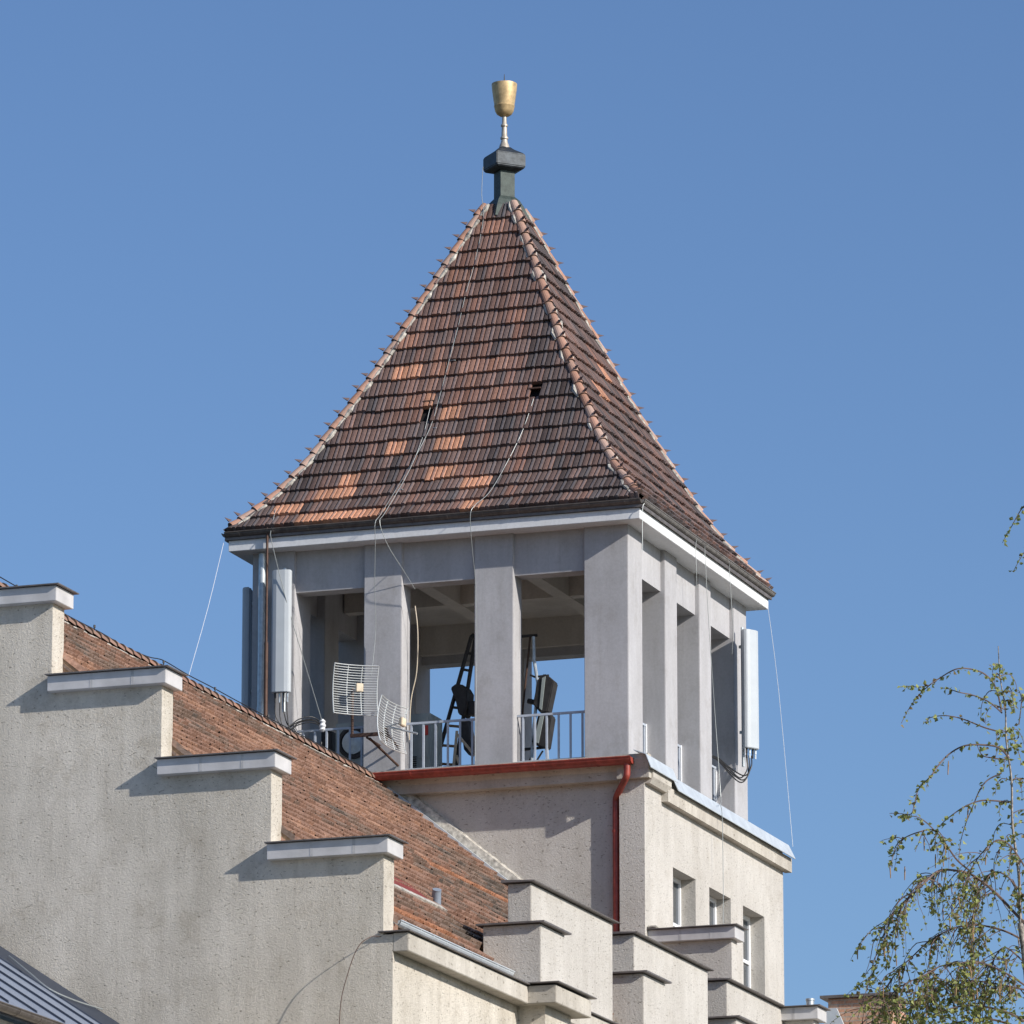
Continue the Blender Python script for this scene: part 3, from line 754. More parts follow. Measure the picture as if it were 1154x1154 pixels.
# ------------------------------------------------------------------ neighbouring metal roof in front of the gable
ann = root('metal_roofed_annex', 'annex with blue-grey standing seam metal roof against the stepped gable', 'building', (-3, -26, GZ))
ka = .649
def az(x): return -7.028-ka*(x+3.886)
q = MB(); xa, xb, ya, yb = -9.0, -.84, -36.0, YG-.01
q.mesh([(xa, ya, az(xa)), (xb, ya, az(xb)), (xb, yb, az(xb)), (xa, yb, az(xa)), (xa, ya, az(xa)-.15), (xb, ya, az(xb)-.15), (xb, yb, az(xb)-.15), (xa, yb, az(xa)-.15)], [(0, 1, 2, 3), (4, 7, 6, 5), (0, 4, 5, 1), (1, 5, 6, 2), (2, 6, 7, 3), (3, 7, 4, 0)])
ar = q.build('roof', M['seam'], ann)
q = MB(); y = YG-1.54
while y > ya:
    q.mesh([(x, yy, az(x)+h) for x in (xa, xb-.25) for (yy, h) in ((y-.02, .002), (y+.02, .002), (y+.018, .04), (y-.018, .04))], [(0, 3, 2, 1), (4, 5, 6, 7), (0, 1, 5, 4), (1, 2, 6, 5), (2, 3, 7, 6), (3, 0, 4, 7)]); y -= 1.08
build_each(q, 'standing_seam', M['seam_d'], ar)
q = MB(); q.mesh([(x, yy, az(x)+h) for x in (xa, xb) for (yy, h) in ((YG-.02, .0), (YG-.02, .13), (YG-.05, .14), (YG-.70, .03), (YG-.72, .004))], [(0, 1, 2, 3, 4), (9, 8, 7, 6, 5), (0, 5, 6, 1), (1, 6, 7, 2), (2, 7, 8, 3), (3, 8, 9, 4)])
q.build('wall_flashing', M['seam_d'], ar)
q = MB(); q.box(xa, xb-.15, ya+.1, yb-.02, GZ, az(xb)-.16); q.build('wall', M['render'], ann)
gutter(ann, 'y', ya, yb-.1, xb+.10, az(xb)-.03, .10, M['brown_gutter'], .8)
q = MB(); q.tube(smoothpts([(-3.5, YG-.5, az(-3.5)+.12), (-3.0, YG-.8, az(-3)+.10), (-2.6, YG-.9, az(-2.6)+.06), (-2.3, YG-.55, az(-2.3)+.1), (-2.0, YG-.1, az(-2)+.2)], 5), .012, 5)
tag(q.build('loose_cable', M['wire']), 'thin pale cable lying along the flashing of the grey metal roof', 'cable')

# ------------------------------------------------------------------ chimney and far house
ch = root('brick_chimney', 'old red brick chimney with flat slab top right of the tower', 'chimney', (3.8, 3.4, GZ))
q = MB(); q.box(3.16, 4.46, 3.0, 4.1, GZ, -4.56); q.build('shaft', M['brick'], ch, bevel=.01)
q = MB(); q.box(3.02, 4.52, 2.9, 4.2, -4.555, -4.50); q.build('slab', M['flash'], ch)
q = MB(); q.prism([(3.10, -4.76), (3.36, -4.76), (3.72, -5.6), (3.10, -5.6)], 'y', 2.90, 2.97); q.build('lead_flashing', M['zinc'], ch)
fh = root('distant_house', 'low red tiled roof just showing behind the birch branches', 'house', (12, 40, GZ))
q = MB(); q.prism([(40, -7.1), (36, -10), (44, -10)], 'x', 8, 22)
q.tone = None
hr = q.build('roof', M['redsheet'], fh)
q = MB(); q.box(8.2, 21.8, 36.3, 43.7, GZ, -9.9); q.build('wall', M['render'], fh)

# ================================================================== EQUIPMENT
# --- panel antennas
def panel_antenna(label, loc, rz, h=2.53, w_=.40):
    t = root('panel_antenna', label, 'antenna', loc, 'panel antennas mounted on the belfry')
    lx, ly, lz = loc
    q = MB(); pr = [(-w_/2, .03), (-w_/2, -.05), (-w_/2+.03, -.10), (-w_*.22, -.125), (w_*.22, -.125), (w_/2-.03, -.10), (w_/2, -.05), (w_/2, .03)]
    q.prism([(lx+a, ly+b) for a, b in pr], 'z', lz, lz+h); q.build('radome', M['antenna'], t, bevel=.01)
    q = MB(); q.box(lx-w_/2+.02, lx+w_/2-.02, ly+.031, ly+.06, lz+.02, lz+h-.02); q.build('back_plate', M['antenna_d'], t)
    q = MB(); q.tube([(lx, ly+.20, lz-.35), (lx, ly+.20, lz+h+.1)], .035, 10); q.build('mounting_pole', M['galv'], t)
    q = MB()
    for z in (.35, h-.35): q.box(lx-.06, lx+.06, ly+.06, ly+.25, lz+z, lz+z+.06)
    build_each(q, 'bracket', M['galv'], t)
    for i, dx in enumerate((-.12, -.03, .06, .14)):
        q = MB(); x = lx+dx; q.tube([(x, ly-.02, lz), (x, ly-.02, lz-.10)], .022, 8); q.tube([(x, ly-.02, lz-.10), (x, ly-.02, lz-.20)], .016, 8)
        q.build('connector', M['galv'] if i % 2 else M['dark'], t)
    t.rotation_euler.z = rz
    return t
pa = panel_antenna('tall grey panel antenna on the front of the left corner pillar', (-7.27, -.30, 1.72), R(6))
dup(pa, (.36, 7.05, 1.45), R(62), 'white panel antenna on the right rear corner pillar, cables looping under it')
dup(pa, (-8.36, .62, 1.62), R(-75), 'shaded panel antenna sticking out past the left edge of the belfry')
# cable loops
def cable(name, label, pts, r=.012, m='cable', cat='cable', k=6, group=None):
    q = MB(); q.tube(smoothpts(pts, k), r, 6); return tag(q.build(name, M[m]), label, cat, group)
q = MB()
for i, (dx, dz) in enumerate(((0, 0), (.05, -.05), (.09, .04), (.02, -.10))):
    q.tube(smoothpts([(.30+dx, 6.95+dx, 1.30), (.34+dx, 6.9, 1.0+dz), (.22+dx, 6.8, .80+dz), (.05, 6.65, .95+dz), (-.18, 6.35, 1.18+dz*.3), (-.45, 5.9, 1.15+dz*.3)], 6), .014, 6)
tag(q.build('antenna_cables', M['cable']), 'bundle of black cables looping from the right-hand antenna into the belfry', 'cables')
q = MB()
for i, (dx, dz) in enumerate(((-.12, 0), (-.02, -.06), (.06, .05), (.13, -.02))):
    q.tube(smoothpts([(-7.27+dx, -.32, 1.53), (-7.26+dx, -.30, 1.25+dz), (-7.15+dx*.5, -.25, 1.0+dz), (-6.95, -.1, 1.15+dz), (-6.7, .1, 1.2+dz), (-6.5, .5, 1.0)], 6), .013, 6)
tag(q.build('antenna_cables', M['cable']), 'tangle of cables under the left-hand grey panel antenna', 'cables')
# --- pipes on the left corner
q = MB(); q.tube([(-7.78, -.12, -.9), (-7.78, -.12, 4.68)], .075, 12); q.tube([(-7.78, -.12, .9), (-7.78, -.12, 1.5)], .085, 12)
tag(q.build('service_pipe', M['galv'], None, smooth=True), 'light galvanised pipe running up the left corner pillar', 'pipe')
q = MB(); q.tube([(-7.55, -.44, -1.0), (-7.55, -.44, 2.75)], .042, 10); q.tube([(-7.55, -.44, 2.7), (-7.55, -.44, 5.25)], .026, 10)
tag(q.build('downpipe', M['brown_pipe'], None, smooth=True), 'thin dark brown pipe beside the galvanised pipe at the left corner', 'pipe')
# --- grid dishes
def grid_dish(label, c, yaw, tilt, w_, h, feed=.35, nrod=20):
    t = thing('grid_antenna', label, 'antenna', c, 'wire grid dish antennas'); ORG[t.name] = (0, 0, 0)
    def pt(u, v): return Vector((u, .42*(u*u+v*v*.9)*-1, v))     # opens towards -Y
    q = MB()
    for i in range(nrod+1):
        v = -h/2+h*i/nrod; q.tube([pt(-w_/2+w_*j/12, v) for j in range(13)], .0075, 5)
    q.build('grid_reflector', M['grid'], t)
    q = MB()
    for u in (-w_/2, -w_*.16, w_*.16, w_/2): q.tube([pt(u, -h/2+h*j/12)+Vector((0, .01, 0)) for j in range(13)], .012, 5)
    for v in (-h/2, h/2): q.tube([pt(-w_/2+w_*j/12, v)+Vector((0, .01, 0)) for j in range(13)], .012, 5)
    q.build('frame', M['grid'], t)
    q = MB(); q.tube([(0, .06, 0), (0, -feed, 0)], .016, 8); q.build('feed_arm', M['galv'], t)
    q = MB(); q.box(-.075, .075, -feed-.07, -feed+.01, -.085, .085); q.build('feed_horn', M['beige'], t, bevel=.01)
    t.rotation_euler = (R(tilt), 0, R(yaw)); return t
grid_dish('larger square wire grid dish on the bracket, upper left of the two', (-5.47, -.92, 1.52), 38, 2, .92, 1.0)
d2 = grid_dish('smaller wire grid dish facing sideways, lower right of the two', (-4.76, -.86, .76), 70, -4, .84, .98, .34, 18)
d2.rotation_euler = (R(-6), R(10), R(72))
br = root('antenna_bracket', 'dark angled steel bracket on the pillar holding the wire grid dishes', 'bracket', (-5.5, -.3, .3))
q = MB(); q.tube([(-5.52, -.86, .60), (-5.52, -.86, 1.6)], .03, 8); q.build('post', M['brown_pipe'], br)
q = MB(); q.box(-5.55, -4.75, -.90, -.84, .58, .65); q.tube([(-5.2, -.87, .56), (-5.25, -.02, .56)], .025, 8); q.tube([(-4.75, -.87, .57), (-4.85, -.02, .50)], .025, 8)
q.tube([(-5.15, -.85, .54), (-4.85, -.02, .12)], .025, 8); q.tube([(-4.80, -.87, .72), (-4.80, -.87, .45)], .04, 8); q.build('arm', M['brown_pipe'], br)
q = MB(); q.tube([(-4.72, -.86, .74), (-4.25, -.88, .60), (-4.12, -.9, .56)], .022, 8); q.build('boom', M['galv'], br)
# --- equipment cabinet
cb = root('equipment_cabinet', 'grey-green equipment cabinet with louvres behind the railing', 'cabinet', (-4.8, 1.3, 0))
q = MB(); q.box(-5.15, -4.53, 1.0, 1.7, -.06, 1.38); q.build('housing', M['cab'], cb, bevel=.02)
q = MB(); q.box(-4.80, -4.57, .975, .998, .45, 1.30); q.build('door', M['cab'], cb, bevel=.008)
q = MB(); q.box(-4.65, -4.575, .955, .973, .92, 1.12); q.build('warning_label', M['label'], cb)
q = MB()
for i in range(9): q.box(-5.0, -4.83, .98, .997, .12+i*.045, .14+i*.045)
build_each(q, 'louvre', M['dark'], cb)
# --- fan unit
fu = root('air_conditioner', 'outdoor air conditioner with round dark fan in the left opening', 'air conditioner', (-5.7, 1.1, 0))
q = MB(); q.box(-6.60, -5.80, 1.02, 1.4, .15, 1.30); q.build('housing', M['cab'], fu, bevel=.02)
q = MB(); q.lathe([(.34, 0), (.34, .04), (.27, .045), (.27, .01)], 0, 0, 24)
q.v = [(-6.20+x, 1.02-z, .88+y) for x, y, z in q.v]; q.build('fan_ring', M['dark'], fu)
q = MB(); q.lathe([(.25, 0), (.24, .03), (.05, .05)], 0, 0, 24); q.v = [(-6.20+x, 1.018-z, .88+y) for x, y, z in q.v]; q.build('fan_grille', M['galv'], fu)
# dark equipment behind
q = MB(); q.box(-7.05, -6.72, 1.2, 1.6, -.06, .80); q.box(-7.0, -6.76, 1.25, 1.55, .79, 1.20)
tag(q.build('junction_box', M['dark'], bevel=.01), 'dark stacked junction boxes beside the round fan in the left opening', 'junction box')
# --- stepladder in the middle opening
ld = root('stepladder', 'dark folding ladder standing open in the middle arch', 'ladder', (-4.3, 2.2, 0))
A0, A1 = Vector((-4.92, 1.95, 0)), Vector((-4.08, 2.15, 3.14)); B0, B1 = Vector((-4.42, 2.0, 0)), Vector((-4.00, 2.2, 3.16)); C0, C1 = Vector((-3.80, 2.9, 0)), Vector((-3.98, 2.3, 3.12))
for a, b in ((A0, A1), (B0, B1), (C0, C1)):
    q = MB(); q.tube([a, b], .045, 6); q.build('rail', M['dark'], ld)
q = MB(); q.tube([A1, A1.lerp(B1, .5)+Vector((0, 0, .05)), B1], .045, 8); q.build('hinge', M['dark'], ld)
for t in (.17, .29, .42, .54, .67, .79, .9):
    q = MB(); q.tube([A0.lerp(A1, t), B0.lerp(B1, t)-Vector((0, 0, .05))], .028, 6); q.build('rung', M['wood'] if t < .5 else M['dark'], ld)
hb = root('loudspeaker', 'dark angular loudspeaker housing hanging inside the open ladder', 'loudspeaker', (-4.2, 2.1, 1.0))
q = MB(); q.prism([(-4.42, 2.06), (-4.30, 2.14), (-4.14, 2.10), (-4.06, 1.96), (-4.08, 1.62), (-4.16, 1.46), (-4.25, 1.50), (-4.30, 1.74)], 'y', 1.85, 2.3); q.build('housing', M['dark'], hb, bevel=.02)
q = MB(); q.prism([(-4.24, 1.36), (-4.09, 1.40), (-4.0, .86), (-4.06, .66), (-4.16, .78)], 'y', 1.95, 2.25); q.build('lower_horn', M['dark'], hb)
q = MB(); q.box(-4.10, -3.78, 1.98, 2.25, 1.50, 1.78); q.build('horn', M['dark'], hb, bevel=.02)
pk = root('wooden_trestle', 'pale crossed wooden battens leaning below the loudspeaker in the middle arch', 'trestle', (-4.2, 1.6, 0))
for a, b in (((-4.33, 1.7, 0.0), (-4.22, 1.7, 1.12)), ((-4.22, 1.72, 1.05), (-3.85, 1.72, .60)), ((-4.25, 1.75, .62), (-4.05, 1.75, .1))):
    q = MB(); q.tube([a, b], .032, 4); q.build('batten', M['beige'], pk)
# --- mast with two wedge shaped housings in the right arch
ms = root('antenna_mast', 'thin steel mast holding two dark wedge-shaped housings in the right arch', 'mast', (-2.6, 2.0, 0))
q = MB(); q.tube([(-2.98, 2.0, .9), (-2.75, 2.0, 3.03)], .022, 8); q.build('strut', M['brown_pipe'], ms)
q = MB(); q.tube([(-2.68, 2.0, 3.03), (-2.67, 2.0, 2.56), (-2.59, 2.0, 2.07), (-2.62, 2.0, 1.66), (-2.70, 2.0, .9), (-2.74, 2.0, 0)], .035, 8); q.build('pole', M['galv'], ms)
for pts_, rr_m in (([(-2.95, 2.0, 3.05), (-2.60, 2.0, 3.05)], .03), ([(-2.75, 2.0, 2.24), (-2.66, 2.0, 2.19), (-2.35, 2.0, 2.20)], .022), ([(-2.80, 2.0, 1.70), (-2.5, 2.0, 1.62)], .055), ([(-2.95, 2.0, .70), (-2.40, 2.0, .72)], .03)):
    q = MB(); q.tube(pts_, rr_m, 6); q.build('crossbar', M['dark'], ms)
for a, b in (((-2.95, 2, 0.1), (-2.7, 2, .6)), ((-2.48, 2, .65), (-2.85, 2, .1))):
    q = MB(); q.tube([a, b], .02, 6); q.build('foot_brace', M['dark'], ms)
q = MB(); q.prism([(-2.43, .70), (-2.37, .70), (-2.32, .0), (-2.38, .0)], 'y', 1.98, 2.02); q.build('pale_leg', M['antenna'], ms)
for P_w, S_w in (([(-2.65, 1.60), (-2.54, 2.12), (-2.40, 2.22), (-2.20, 2.04), (-2.34, 1.42), (-2.48, 1.40)], [(-2.50, 1.50), (-2.44, 2.12), (-2.37, 2.15), (-2.45, 1.46)]), ([(-2.68, .80), (-2.54, 1.37), (-2.34, 1.42), (-2.25, 1.33), (-2.36, .68), (-2.44, .69)], [(-2.62, .82), (-2.49, 1.33), (-2.40, 1.36), (-2.52, .78)])):
    q = MB(); q.prism(P_w, 'y', 1.86, 2.16); wh = q.build('wedge_housing', M['dark'], ms, bevel=.02)
    q = MB(); q.prism(S_w, 'y', 1.84, 1.858); q.build('side_plate', M['cab'], wh)
# --- wires
def wire(name, label, pts, r=.011, m='wire', k=5, cat='wire'): return cable(name, label, pts, r, m, cat, k)
w1 = root('lightning_conductor', 'steel conductor running from the finial down the front roof slope over the eaves', 'lightning conductor', (-4.3, 3.5, 12.4))
q = MB(); P1 = [(-4.35, 3.6, 13.62), (-4.36, 3.55, 13.0), (-4.29, 3.46, 12.44), (-4.31, 2.97, 11.34), (-4.38, 2.66, 10.65), (-4.42, 2.29, 9.83), (-4.48, 1.92, 9.02), (-4.53, 1.47, 8.11), (-4.59, 1.10, 7.39), (-4.77, .68, 6.66), (-4.96, .14, 5.90), (-5.05, -.55, 5.20), (-5.10, -.74, 4.98), (-5.14, -.62, 4.6), (-5.25, -.35, 3.8), (-5.32, -.10, 2.9), (-5.42, -.06, 2.0)]
q.tube(smoothpts(P1, 4), .0065, 5); q.build('cable', M['wire'], w1)
for i in (4, 6, 8, 10):
    p_ = Vector(P1[i]); k_ = MB(); k_.tube([p_+Vector((-.05, .06, -.03)), p_+Vector((.13, -.02, -.05))], .014, 5); k_.build('clip', M['wire'], w1)
wire('roof_cable', 'second thin cable from the left roof vent down over the eaves to the arch', [(-4.7, 1.36, 7.85), (-4.72, .95, 7.1), (-4.80, .35, 6.25), (-4.97, -.50, 5.25), (-5.0, -.74, 4.98), (-4.90, -.55, 4.55), (-4.70, -.2, 4.1), (-4.55, .1, 3.75)], .0062)
wire('roof_cable', 'pale cable from the right roof vent down the slope and across the central pillar', [(-2.45, 1.36, 7.85), (-2.55, .94, 7.07), (-2.74, .42, 6.23), (-2.86, -.20, 5.55), (-3.0, -.68, 5.18), (-3.06, -.76, 4.95), (-3.10, -.55, 4.4), (-3.14, -.2, 3.6), (-3.17, -.06, 2.4), (-3.19, -.05, 1.0), (-3.2, -.05, .1)], .0068)
wire('rope', 'pale rope hanging in the arch beside the second pillar', [(-4.62, .3, 3.45), (-4.56, .3, 2.9), (-4.58, .3, 2.1), (-4.70, .3, 1.5), (-4.73, .3, .7)], .011, 'beige')
gy = root('rope_stay', 'thin line from the left eaves down to a white insulator on the left railing', 'stay wire', (-6.6, .2, 1.1))
q = MB(); q.tube(smoothpts([(-7.5, -.12, 5.6), (-7.45, -.50, 5.05), (-7.40, -.60, 4.85), (-7.31, -.5, 4.35), (-7.16, -.42, 3.7), (-7.05, -.3, 3.2), (-6.58, .2, 1.2)], 5), .008, 5); q.build('line', M['wire'], gy)
q = MB(); q.lathe([(.03, .98), (.07, 1.02), (.05, 1.06), (.075, 1.10), (.05, 1.15), (.07, 1.19), (.02, 1.24)], -6.58, .24, 10); q.build('insulator', M['frame'], gy, smooth=True)
wire('guy_wire', 'thin white wire from the left eaves corner down to the house ridge', [(-8.48, -.5, 4.88), (-7.0, -4.9, 2.5), (XR, -10.2, -.06)], .0055, 'frame', 3)
wire('guy_wire', 'fine wire from the right eaves corner down to the tower coping', [(.5, 7.95, 4.75), (.55, 8.55, 2.95), (.60, 9.30, -.25)], .005, 'frame', 3)
for lb, pts_ in (('short cable end hanging from the eaves above the near corner pillar', [(.50, -.44, 5.0), (.47, -.48, 4.85), (.47, -.49, 4.0)]),
                 ('left of the two long cables hanging down the right face pillars', [(.50, 3.0, 5.05), (.47, 3.02, 4.85), (.47, 3.06, 4.4), (.44, 3.15, 4.05)]),
                 ('cable hanging from the right eaves by the rear pillar', [(.50, 5.25, 5.05), (.47, 5.34, 4.95), (.47, 5.45, 4.3), (.47, 5.56, 3.7), (.40, 5.7, 3.2)])):
    wire('hanging_cable', lb, pts_, .007)
wire('hanging_cable', 'longest cable, falling from the right eaves past the coping and the tower window', [(.50, 3.6, 5.05), (.47, 3.65, 4.86), (.47, 3.89, 3.39), (.47, 4.05, 2.58), (.47, 4.27, 1.53), (.55, 4.35, -.06), (.68, 3.9, -.3), (.68, 4.02, -.61), (.68, 4.04, -2.0), (.68, 4.02, -2.75), (.68, 4.0, -3.4)], .007)
rc = root('ridge_conductor', 'dark lightning wire on short posts along the house ridge', 'lightning conductor', (XR, -12, -.1))
q = MB(); q.tube(smoothpts([(XR, -20.7, .03), (XR, -18.5, -.03), (XR, -15.9, -.09), (XR, -14.3, -.09), (XR, -13.3, -.12), (XR, -12.2, -.09), (XR, -11.6, -.02), (XR, -11.2, -.01), (XR, -10.2, -.04), (XR, -9.0, -.04), (XR, -7.3, -.06), (XR, -3, -.08), (XR, -.8, -.08)], 4), .010, 5); q.build('cable', M['cable'], rc)
for yy in (-18.0, -14.6, -11.4, -8.9, -6.2, -3.4):
    k_ = MB(); k_.tube([(XR, yy, -.25), (XR, yy, -.02)], .010, 5); k_.tube([(XR, yy, -.06), (XR, yy, -.01)], .022, 6); k_.build('post', M['cable'], rc)
# small rod by the gable corner whose shadow falls on the wall
cable('wall_cable', 'thin cable drooping from the cornice corner down the gable wall', [(2.79, -21.31, -7.11), (2.68, -21.5, -7.14), (2.52, -21.66, -7.33), (2.36, -21.73, -7.82), (2.28, -21.8, -8.36), (2.25, -21.8, -9.6)], .007, 'brown_pipe')

# ================================================================== BIRCH (about 85 m from the camera)
bR = Vector((.9439, .3302, 0)); bF = Vector((-.3302, .9439, 0)); bU = Vector((0, 0, 1))
_d = _f.cross(Vector((0, 0, 1))).normalized()
base_pt = Vector(cam.location)
K = 79.0    # leaf-scale units per metre in the measured branch sketch
def tp(px_, py_, dep=0):
    """branch sketch coordinates (right, up) in 1/79 m -> world, in the tree's own vertical plane"""
    x = (px_-577)/K; yv = (577-py_)/K*1.0
    up = Vector((0, 0, 1))*math.cos(.23664)-Vector((-math.sin(.33646), math.cos(.33646), 0))*math.sin(.23664)
    return base_pt+_f*(84.65+dep)+bR*x+up*yv
trunk_base = tp(1168, 1150, 0)
birch = root('birch_tree', 'young birch with drooping twigs, catkins and sparse spring leaves at the right edge', 'tree', (trunk_base.x, trunk_base.y, GZ))
zz3 = lambda a, b: (900+a/2.543, 700+b/2.543)
br_ = random.Random(12)
tk = MB(); bw = MB(); tw = MB(); lf = MB(); ct = MB()
leaders = [[(1168, 1400), (1166, 1250), (1158, 1110), (1150, 1040), (1148, 985), (1141, 930), (1140, 880), (1134, 835), (1133, 800), (1127, 762), (1125, 728)],
           [(1172, 1200), (1185, 1050), (1192, 900), (1196, 760), (1198, 620), (1197, 520), (1195, 440)]]
lead3 = []
for i, L_ in enumerate(leaders):
    P_ = [tp(a, b, .3*i) for a, b in L_]; 
    lead3.append(P_)
P_ = lead3[0]; low = Vector((P_[0].x, P_[0].y, GZ))
tk.tube(smoothpts([low, low.lerp(P_[0], .5)+Vector((.1, 0, 0))]+P_[:4], 4), [max(.045, .17-.0085*i) for i in range(len(smoothpts([low, low, *P_[:4]], 4)))], 10)
lw = MB(); lw.tube(smoothpts(P_[3:], 4), [.022*(1-j/34)+.003 for j in range(len(smoothpts(P_[3:], 4)))], 6)
P2 = smoothpts(lead3[1], 4); bw.tube(P2, [.06*(1-j/len(P2))+.004 for j in range(len(P2))], 6)
def leaf(p, size, dirv):
    a = Vector((br_.gauss(0, 1), br_.gauss(0, 1), br_.gauss(0, .7)-.5)).normalized(); b = a.cross(Vector((br_.gauss(0, 1), br_.gauss(0, 1), br_.gauss(0, 1)))).normalized(); c = a.cross(b)*size*.16
    g_ = br_.random()
    col_ = (.19+.13*g_, .22+.13*g_, .07+.04*g_) if br_.random() < .72 else ((.27, .28, .08) if br_.random() < .6 else (.20, .15, .06))
    jt = br_.uniform(.9, 1.5); lf.tone = tuple(x*jt for x in col_)
    q0, q1, q2, q3 = p, p+a*size*.42+b*size*.40+c, p+a*size, p+a*size*.42-b*size*.40+c
    lf.quad(q0, q1, q2); lf.quad(q0, q2, q3)
def twig_leaves(pts, gap=.055, size=(.055, .095), fuzz=.035, skip=0.0):
    acc = 0
    for i in range(len(pts)-1):
        d = (pts[i+1]-pts[i]); n = max(1, int(d.length/gap))
        for j in range(n):
            if br_.random() < skip: continue
            p = pts[i].lerp(pts[i+1], br_.random())+Vector((br_.uniform(-1, 1), br_.uniform(-1, 1), br_.uniform(-1, .6)))*fuzz
            leaf(p, br_.uniform(*size), d)
def catkin(p, l_=.16):
    q_ = p+Vector((br_.uniform(-.02, .02), br_.uniform(-.02, .02), -l_)); ct.tube([p, p.lerp(q_, .3), q_], [.006, .011, .007], 5)
def branch(pl, r0, dep, gap=.05, lead=0, **kw):
    P_ = smoothpts([tp(*zz3(a, b), dep*(1-i/len(pl)*0)+br_.uniform(-.05, .05)*i) for i, (a, b) in enumerate(pl)], 5)
    bw.tube(P_, [r0*(1-j/len(P_))**.8+.0035 for j in range(len(P_))], 5)
    twig_leaves(P_[lead*5:], gap, **kw); return P_
branch([(585, 260), (570, 195), (540, 155), (495, 138), (450, 138), (405, 165), (375, 185), (350, 215), (320, 255), (298, 295)], .010, .2, .035, 1)
branch([(375, 185), (350, 190), (322, 188), (300, 190)], .006, .2, .05)
branch([(580, 262), (545, 232), (500, 212), (455, 202), (425, 192), (410, 192)], .009, -.2, .03, 1)
branch([(592, 322), (540, 308), (495, 290), (460, 278), (420, 272), (385, 280), (366, 292)], .009, .3, .035, 1)
branch([(598, 390), (570, 360), (520, 352), (470, 355), (430, 378), (395, 410), (370, 440), (345, 480), (328, 520), (316, 548), (290, 552), (262, 552)], .012, -.3, .033, 1)
branch([(605, 520), (560, 515), (520, 515), (475, 532), (440, 555), (415, 580), (410, 590)], .010, .1, .05, 1)
branch([(598, 400), (560, 395), (530, 385), (512, 345)], .008, .4, .04)
branch([(590, 440), (550, 460), (525, 490), (505, 540), (485, 590), (470, 640), (462, 690)], .008, .5, .04)
branch([(640, 300), (648, 230), (638, 200)], .006, .5, .06)
B6 = branch([(700, 900), (645, 862), (600, 815), (560, 775), (520, 742), (490, 725), (450, 712), (410, 718), (370, 735), (335, 765), (300, 805), (270, 855), (248, 905), (234, 950), (222, 1000), (200, 1050), (170, 1140)], .020, 0, .09, 4)
B7 = branch([(500, 722), (460, 690), (430, 650), (410, 620), (385, 600), (345, 605), (310, 625), (285, 650), (268, 690), (262, 700)], .011, .2, .05, 2)
branch([(400, 610), (370, 580), (340, 562), (300, 560)], .007, .2, .03)
B8 = branch([(650, 920), (600, 895), (540, 880), (485, 878), (430, 893), (380, 925), (330, 970), (290, 1010), (262, 1055), (230, 1110), (215, 1150)], .013, .4, .07, 2)
B9 = branch([(660, 1050), (600, 1010), (550, 985), (500, 970), (450, 972), (400, 985), (350, 1008), (300, 1030), (265, 1060), (235, 1100)], .012, -.4, .05, 2)
B10 = branch([(670, 1070), (600, 1055), (540, 1045), (480, 1040), (430, 1052), (380, 1080), (340, 1120), (320, 1180)], .012, .7, .05, 2)
B11 = branch([(640, 700), (600, 640), (560, 620), (520, 650), (490, 700), (470, 760), (462, 820)], .010, -.6, .06, 1)
B12 = branch([(660, 800), (610, 740), (570, 730), (540, 760), (520, 820), (508, 880), (500, 950)], .010, .8, .07, 1)
B13 = branch([(650, 980), (600, 940), (570, 960), (550, 1020), (540, 1100)], .010, .3, .06, 1)
branch([(700, 1180), (600, 1120), (500, 1100), (420, 1110), (350, 1150), (300, 1200)], .016, -.2, .04, 1)
branch([(700, 1210), (600, 1160), (520, 1150), (420, 1170), (330, 1200), (280, 1240)], .016, .5, .035, 1)
# second leader's outer tips (upper right)
for pl in ([(1196, 560), (1170, 560), (1156, 572), (1149, 583), (1143, 594), (1137, 604), (1133, 612)], [(1197, 610), (1172, 612), (1160, 620), (1152, 632), (1145, 645)]):
    P_ = smoothpts([tp(a, b, .5) for a, b in pl], 5); bw.tube(P_, [.008*(1-j/len(P_))+.003 for j in range(len(P_))], 5); twig_leaves(P_, .045)
for k in range(26):     # outer crown beyond the frame on the right, seen from a side step
    s_ = br_.choice([P2, P2, smoothpts(lead3[0], 4)]); i = br_.randrange(4, len(s_)-3); p = s_[i]
    dr = (bR*br_.uniform(.5, 1)+bF*br_.uniform(-1, 1)).normalized(); L_ = br_.uniform(.6, 1.3)
    P_ = smoothpts([p, p+dr*L_*.4+bU*.25*L_, p+dr*L_*.8+bU*.2*L_, p+dr*L_*1.05-bU*.3*L_, p+dr*L_*1.1-bU*1.0*L_], 4)
    if any(((q_-trunk_base).dot(bR) < -.05) for q_ in P_): continue
    bw.tube(P_, [.012*(1-j/len(P_))+.003 for j in range(len(P_))], 5); twig_leaves(P_, .05)
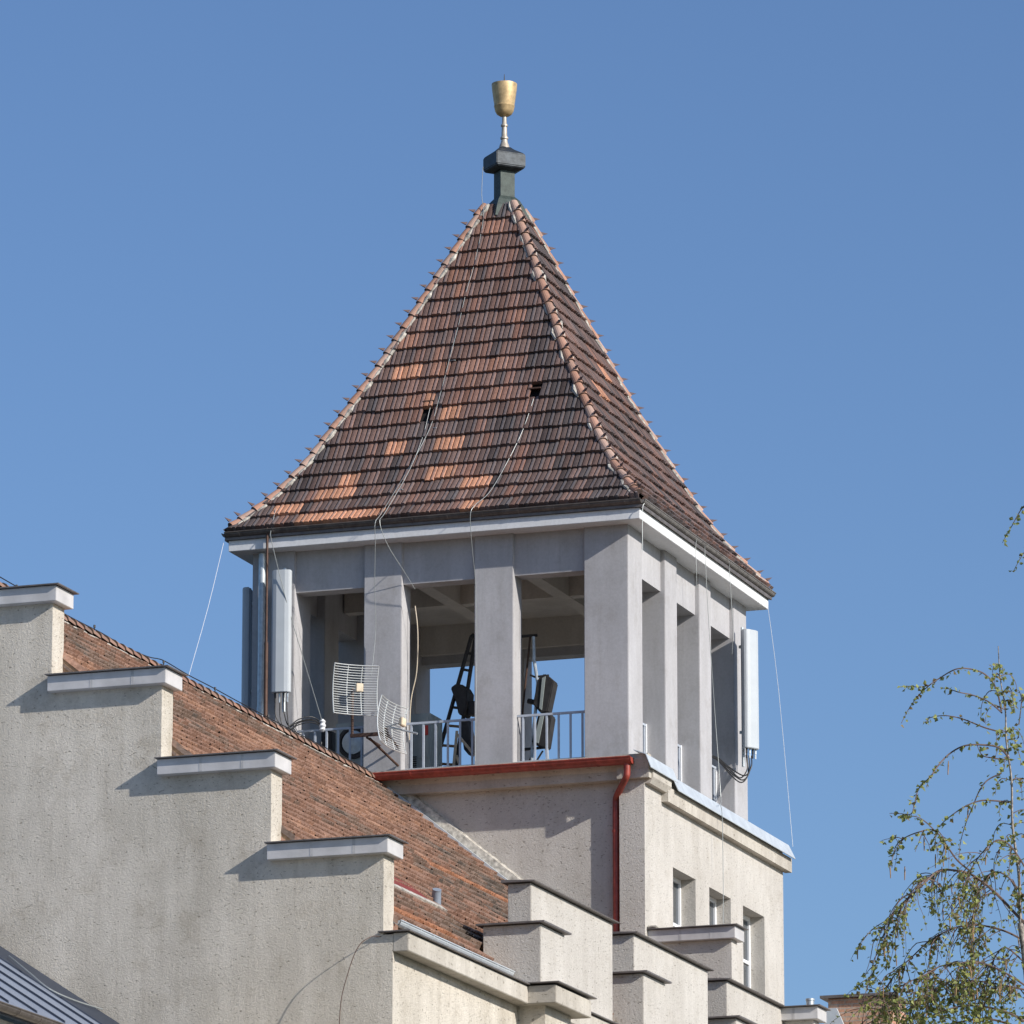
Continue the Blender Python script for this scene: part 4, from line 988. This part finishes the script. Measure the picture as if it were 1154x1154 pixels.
# drooping twigs
def droop(src, n, l0, l1, gap, i0=0):
    for k in range(n):
        i = br_.randrange(i0, len(src)); p = src[i]; L_ = br_.uniform(l0, l1)
        d = (bR*br_.uniform(-.7, .4)+bF*br_.uniform(-.7, .7)+bU*br_.uniform(-.6, .25)).normalized()
        P_ = [p]; m_ = max(5, int(L_/.10)); curl = br_.uniform(.16, .38)
        for q_ in range(m_):
            d = (d+Vector((br_.gauss(0, .13), br_.gauss(0, .13), br_.gauss(0, .10)))-bU*curl).normalized(); P_.append(P_[-1]+d*(L_/m_))
        tw.tube(P_, [.0065*(1-j/len(P_))+.0022 for j in range(len(P_))], 4)
        a_ = br_.randrange(0, max(1, len(P_)//2)); twig_leaves(P_[a_:], gap*br_.choice([.6, 1, 1, 2.2]), size=(.05, .09), fuzz=.04)
        if br_.random() < .3:
            j_ = br_.randrange(1, len(P_)-1); P2_ = smoothpts([P_[j_], P_[j_]+bR*br_.uniform(-.2, .1)-bU*.1, P_[j_]+bR*br_.uniform(-.25, .1)-bU*br_.uniform(.2, .5)], 4)
            tw.tube(P2_, [.004*(1-j/len(P2_))+.002 for j in range(len(P2_))], 4); twig_leaves(P2_, gap)
        if br_.random() < .24: catkin(P_[br_.randrange(len(P_)//2, len(P_))], br_.uniform(.10, .2))
droop(B6[:60], 52, .3, 1.1, .07, 14); droop(B6[60:], 12, .15, .4, .05, 0); droop(B7, 10, .2, .45, .05, 8); droop(B8, 54, .25, .9, .055, 4); droop(B9, 62, .25, .8, .045, 4); droop(B10, 74, .25, .7, .036, 2)
B14 = smoothpts([tp(*zz3(a, b), .1) for a, b in ((700, 1150), (600, 1125), (500, 1120), (400, 1130), (320, 1150), (250, 1180))], 5)
for dz_ in range(90):
    b_ = br_.choice(B14)+bF*br_.uniform(-.5, .5)+bU*br_.uniform(-.25, .15); twig_leaves([b_, b_+bR*br_.uniform(-.3, .3)+bU*br_.uniform(-.5, .2)], .03)
droop(B11, 15, .3, .9, .06); droop(B12, 17, .3, 1.1, .06); droop(B13, 16, .3, 1.0, .055)
L1 = smoothpts(lead3[0], 4)
for k in range(46):
    i = br_.randrange(8, len(L1)-3); p = L1[i]; s = br_.choice([-1, 1, 1]); L_ = br_.uniform(.15, .55)
    dr = bR*s*br_.uniform(.3, .9)+bF*br_.uniform(-.8, .8)
    P_ = smoothpts([p, p+dr*L_*.5+bU*.12*L_, p+dr*L_*.8-bU*.2*L_, p+dr*L_*.85-bU*.6*L_], 4); tw.tube(P_, [.006*(1-j/len(P_))+.0025 for j in range(len(P_))], 4); twig_leaves(P_, .045)
for p in (tp(*zz3(362, 620), .2), tp(*zz3(395, 670), .2), tp(*zz3(264, 700), .2), tp(*zz3(307, 705), .2), tp(*zz3(488, 530), .1), tp(*zz3(425, 398), -.3), tp(*zz3(412, 705), .1), tp(*zz3(438, 745), .1)): catkin(p, .2)
trk = tk.build('trunk', M['bark'], birch, smooth=True)
lw.build('leader', M['bark'], birch, smooth=True); bw.build('branches', M['twig'], birch, smooth=True); tw.build('twigs', M['twig'], birch)
lf.build('crown', M['leaf'], birch); build_each(ct, 'catkin', M['catkin'], birch)
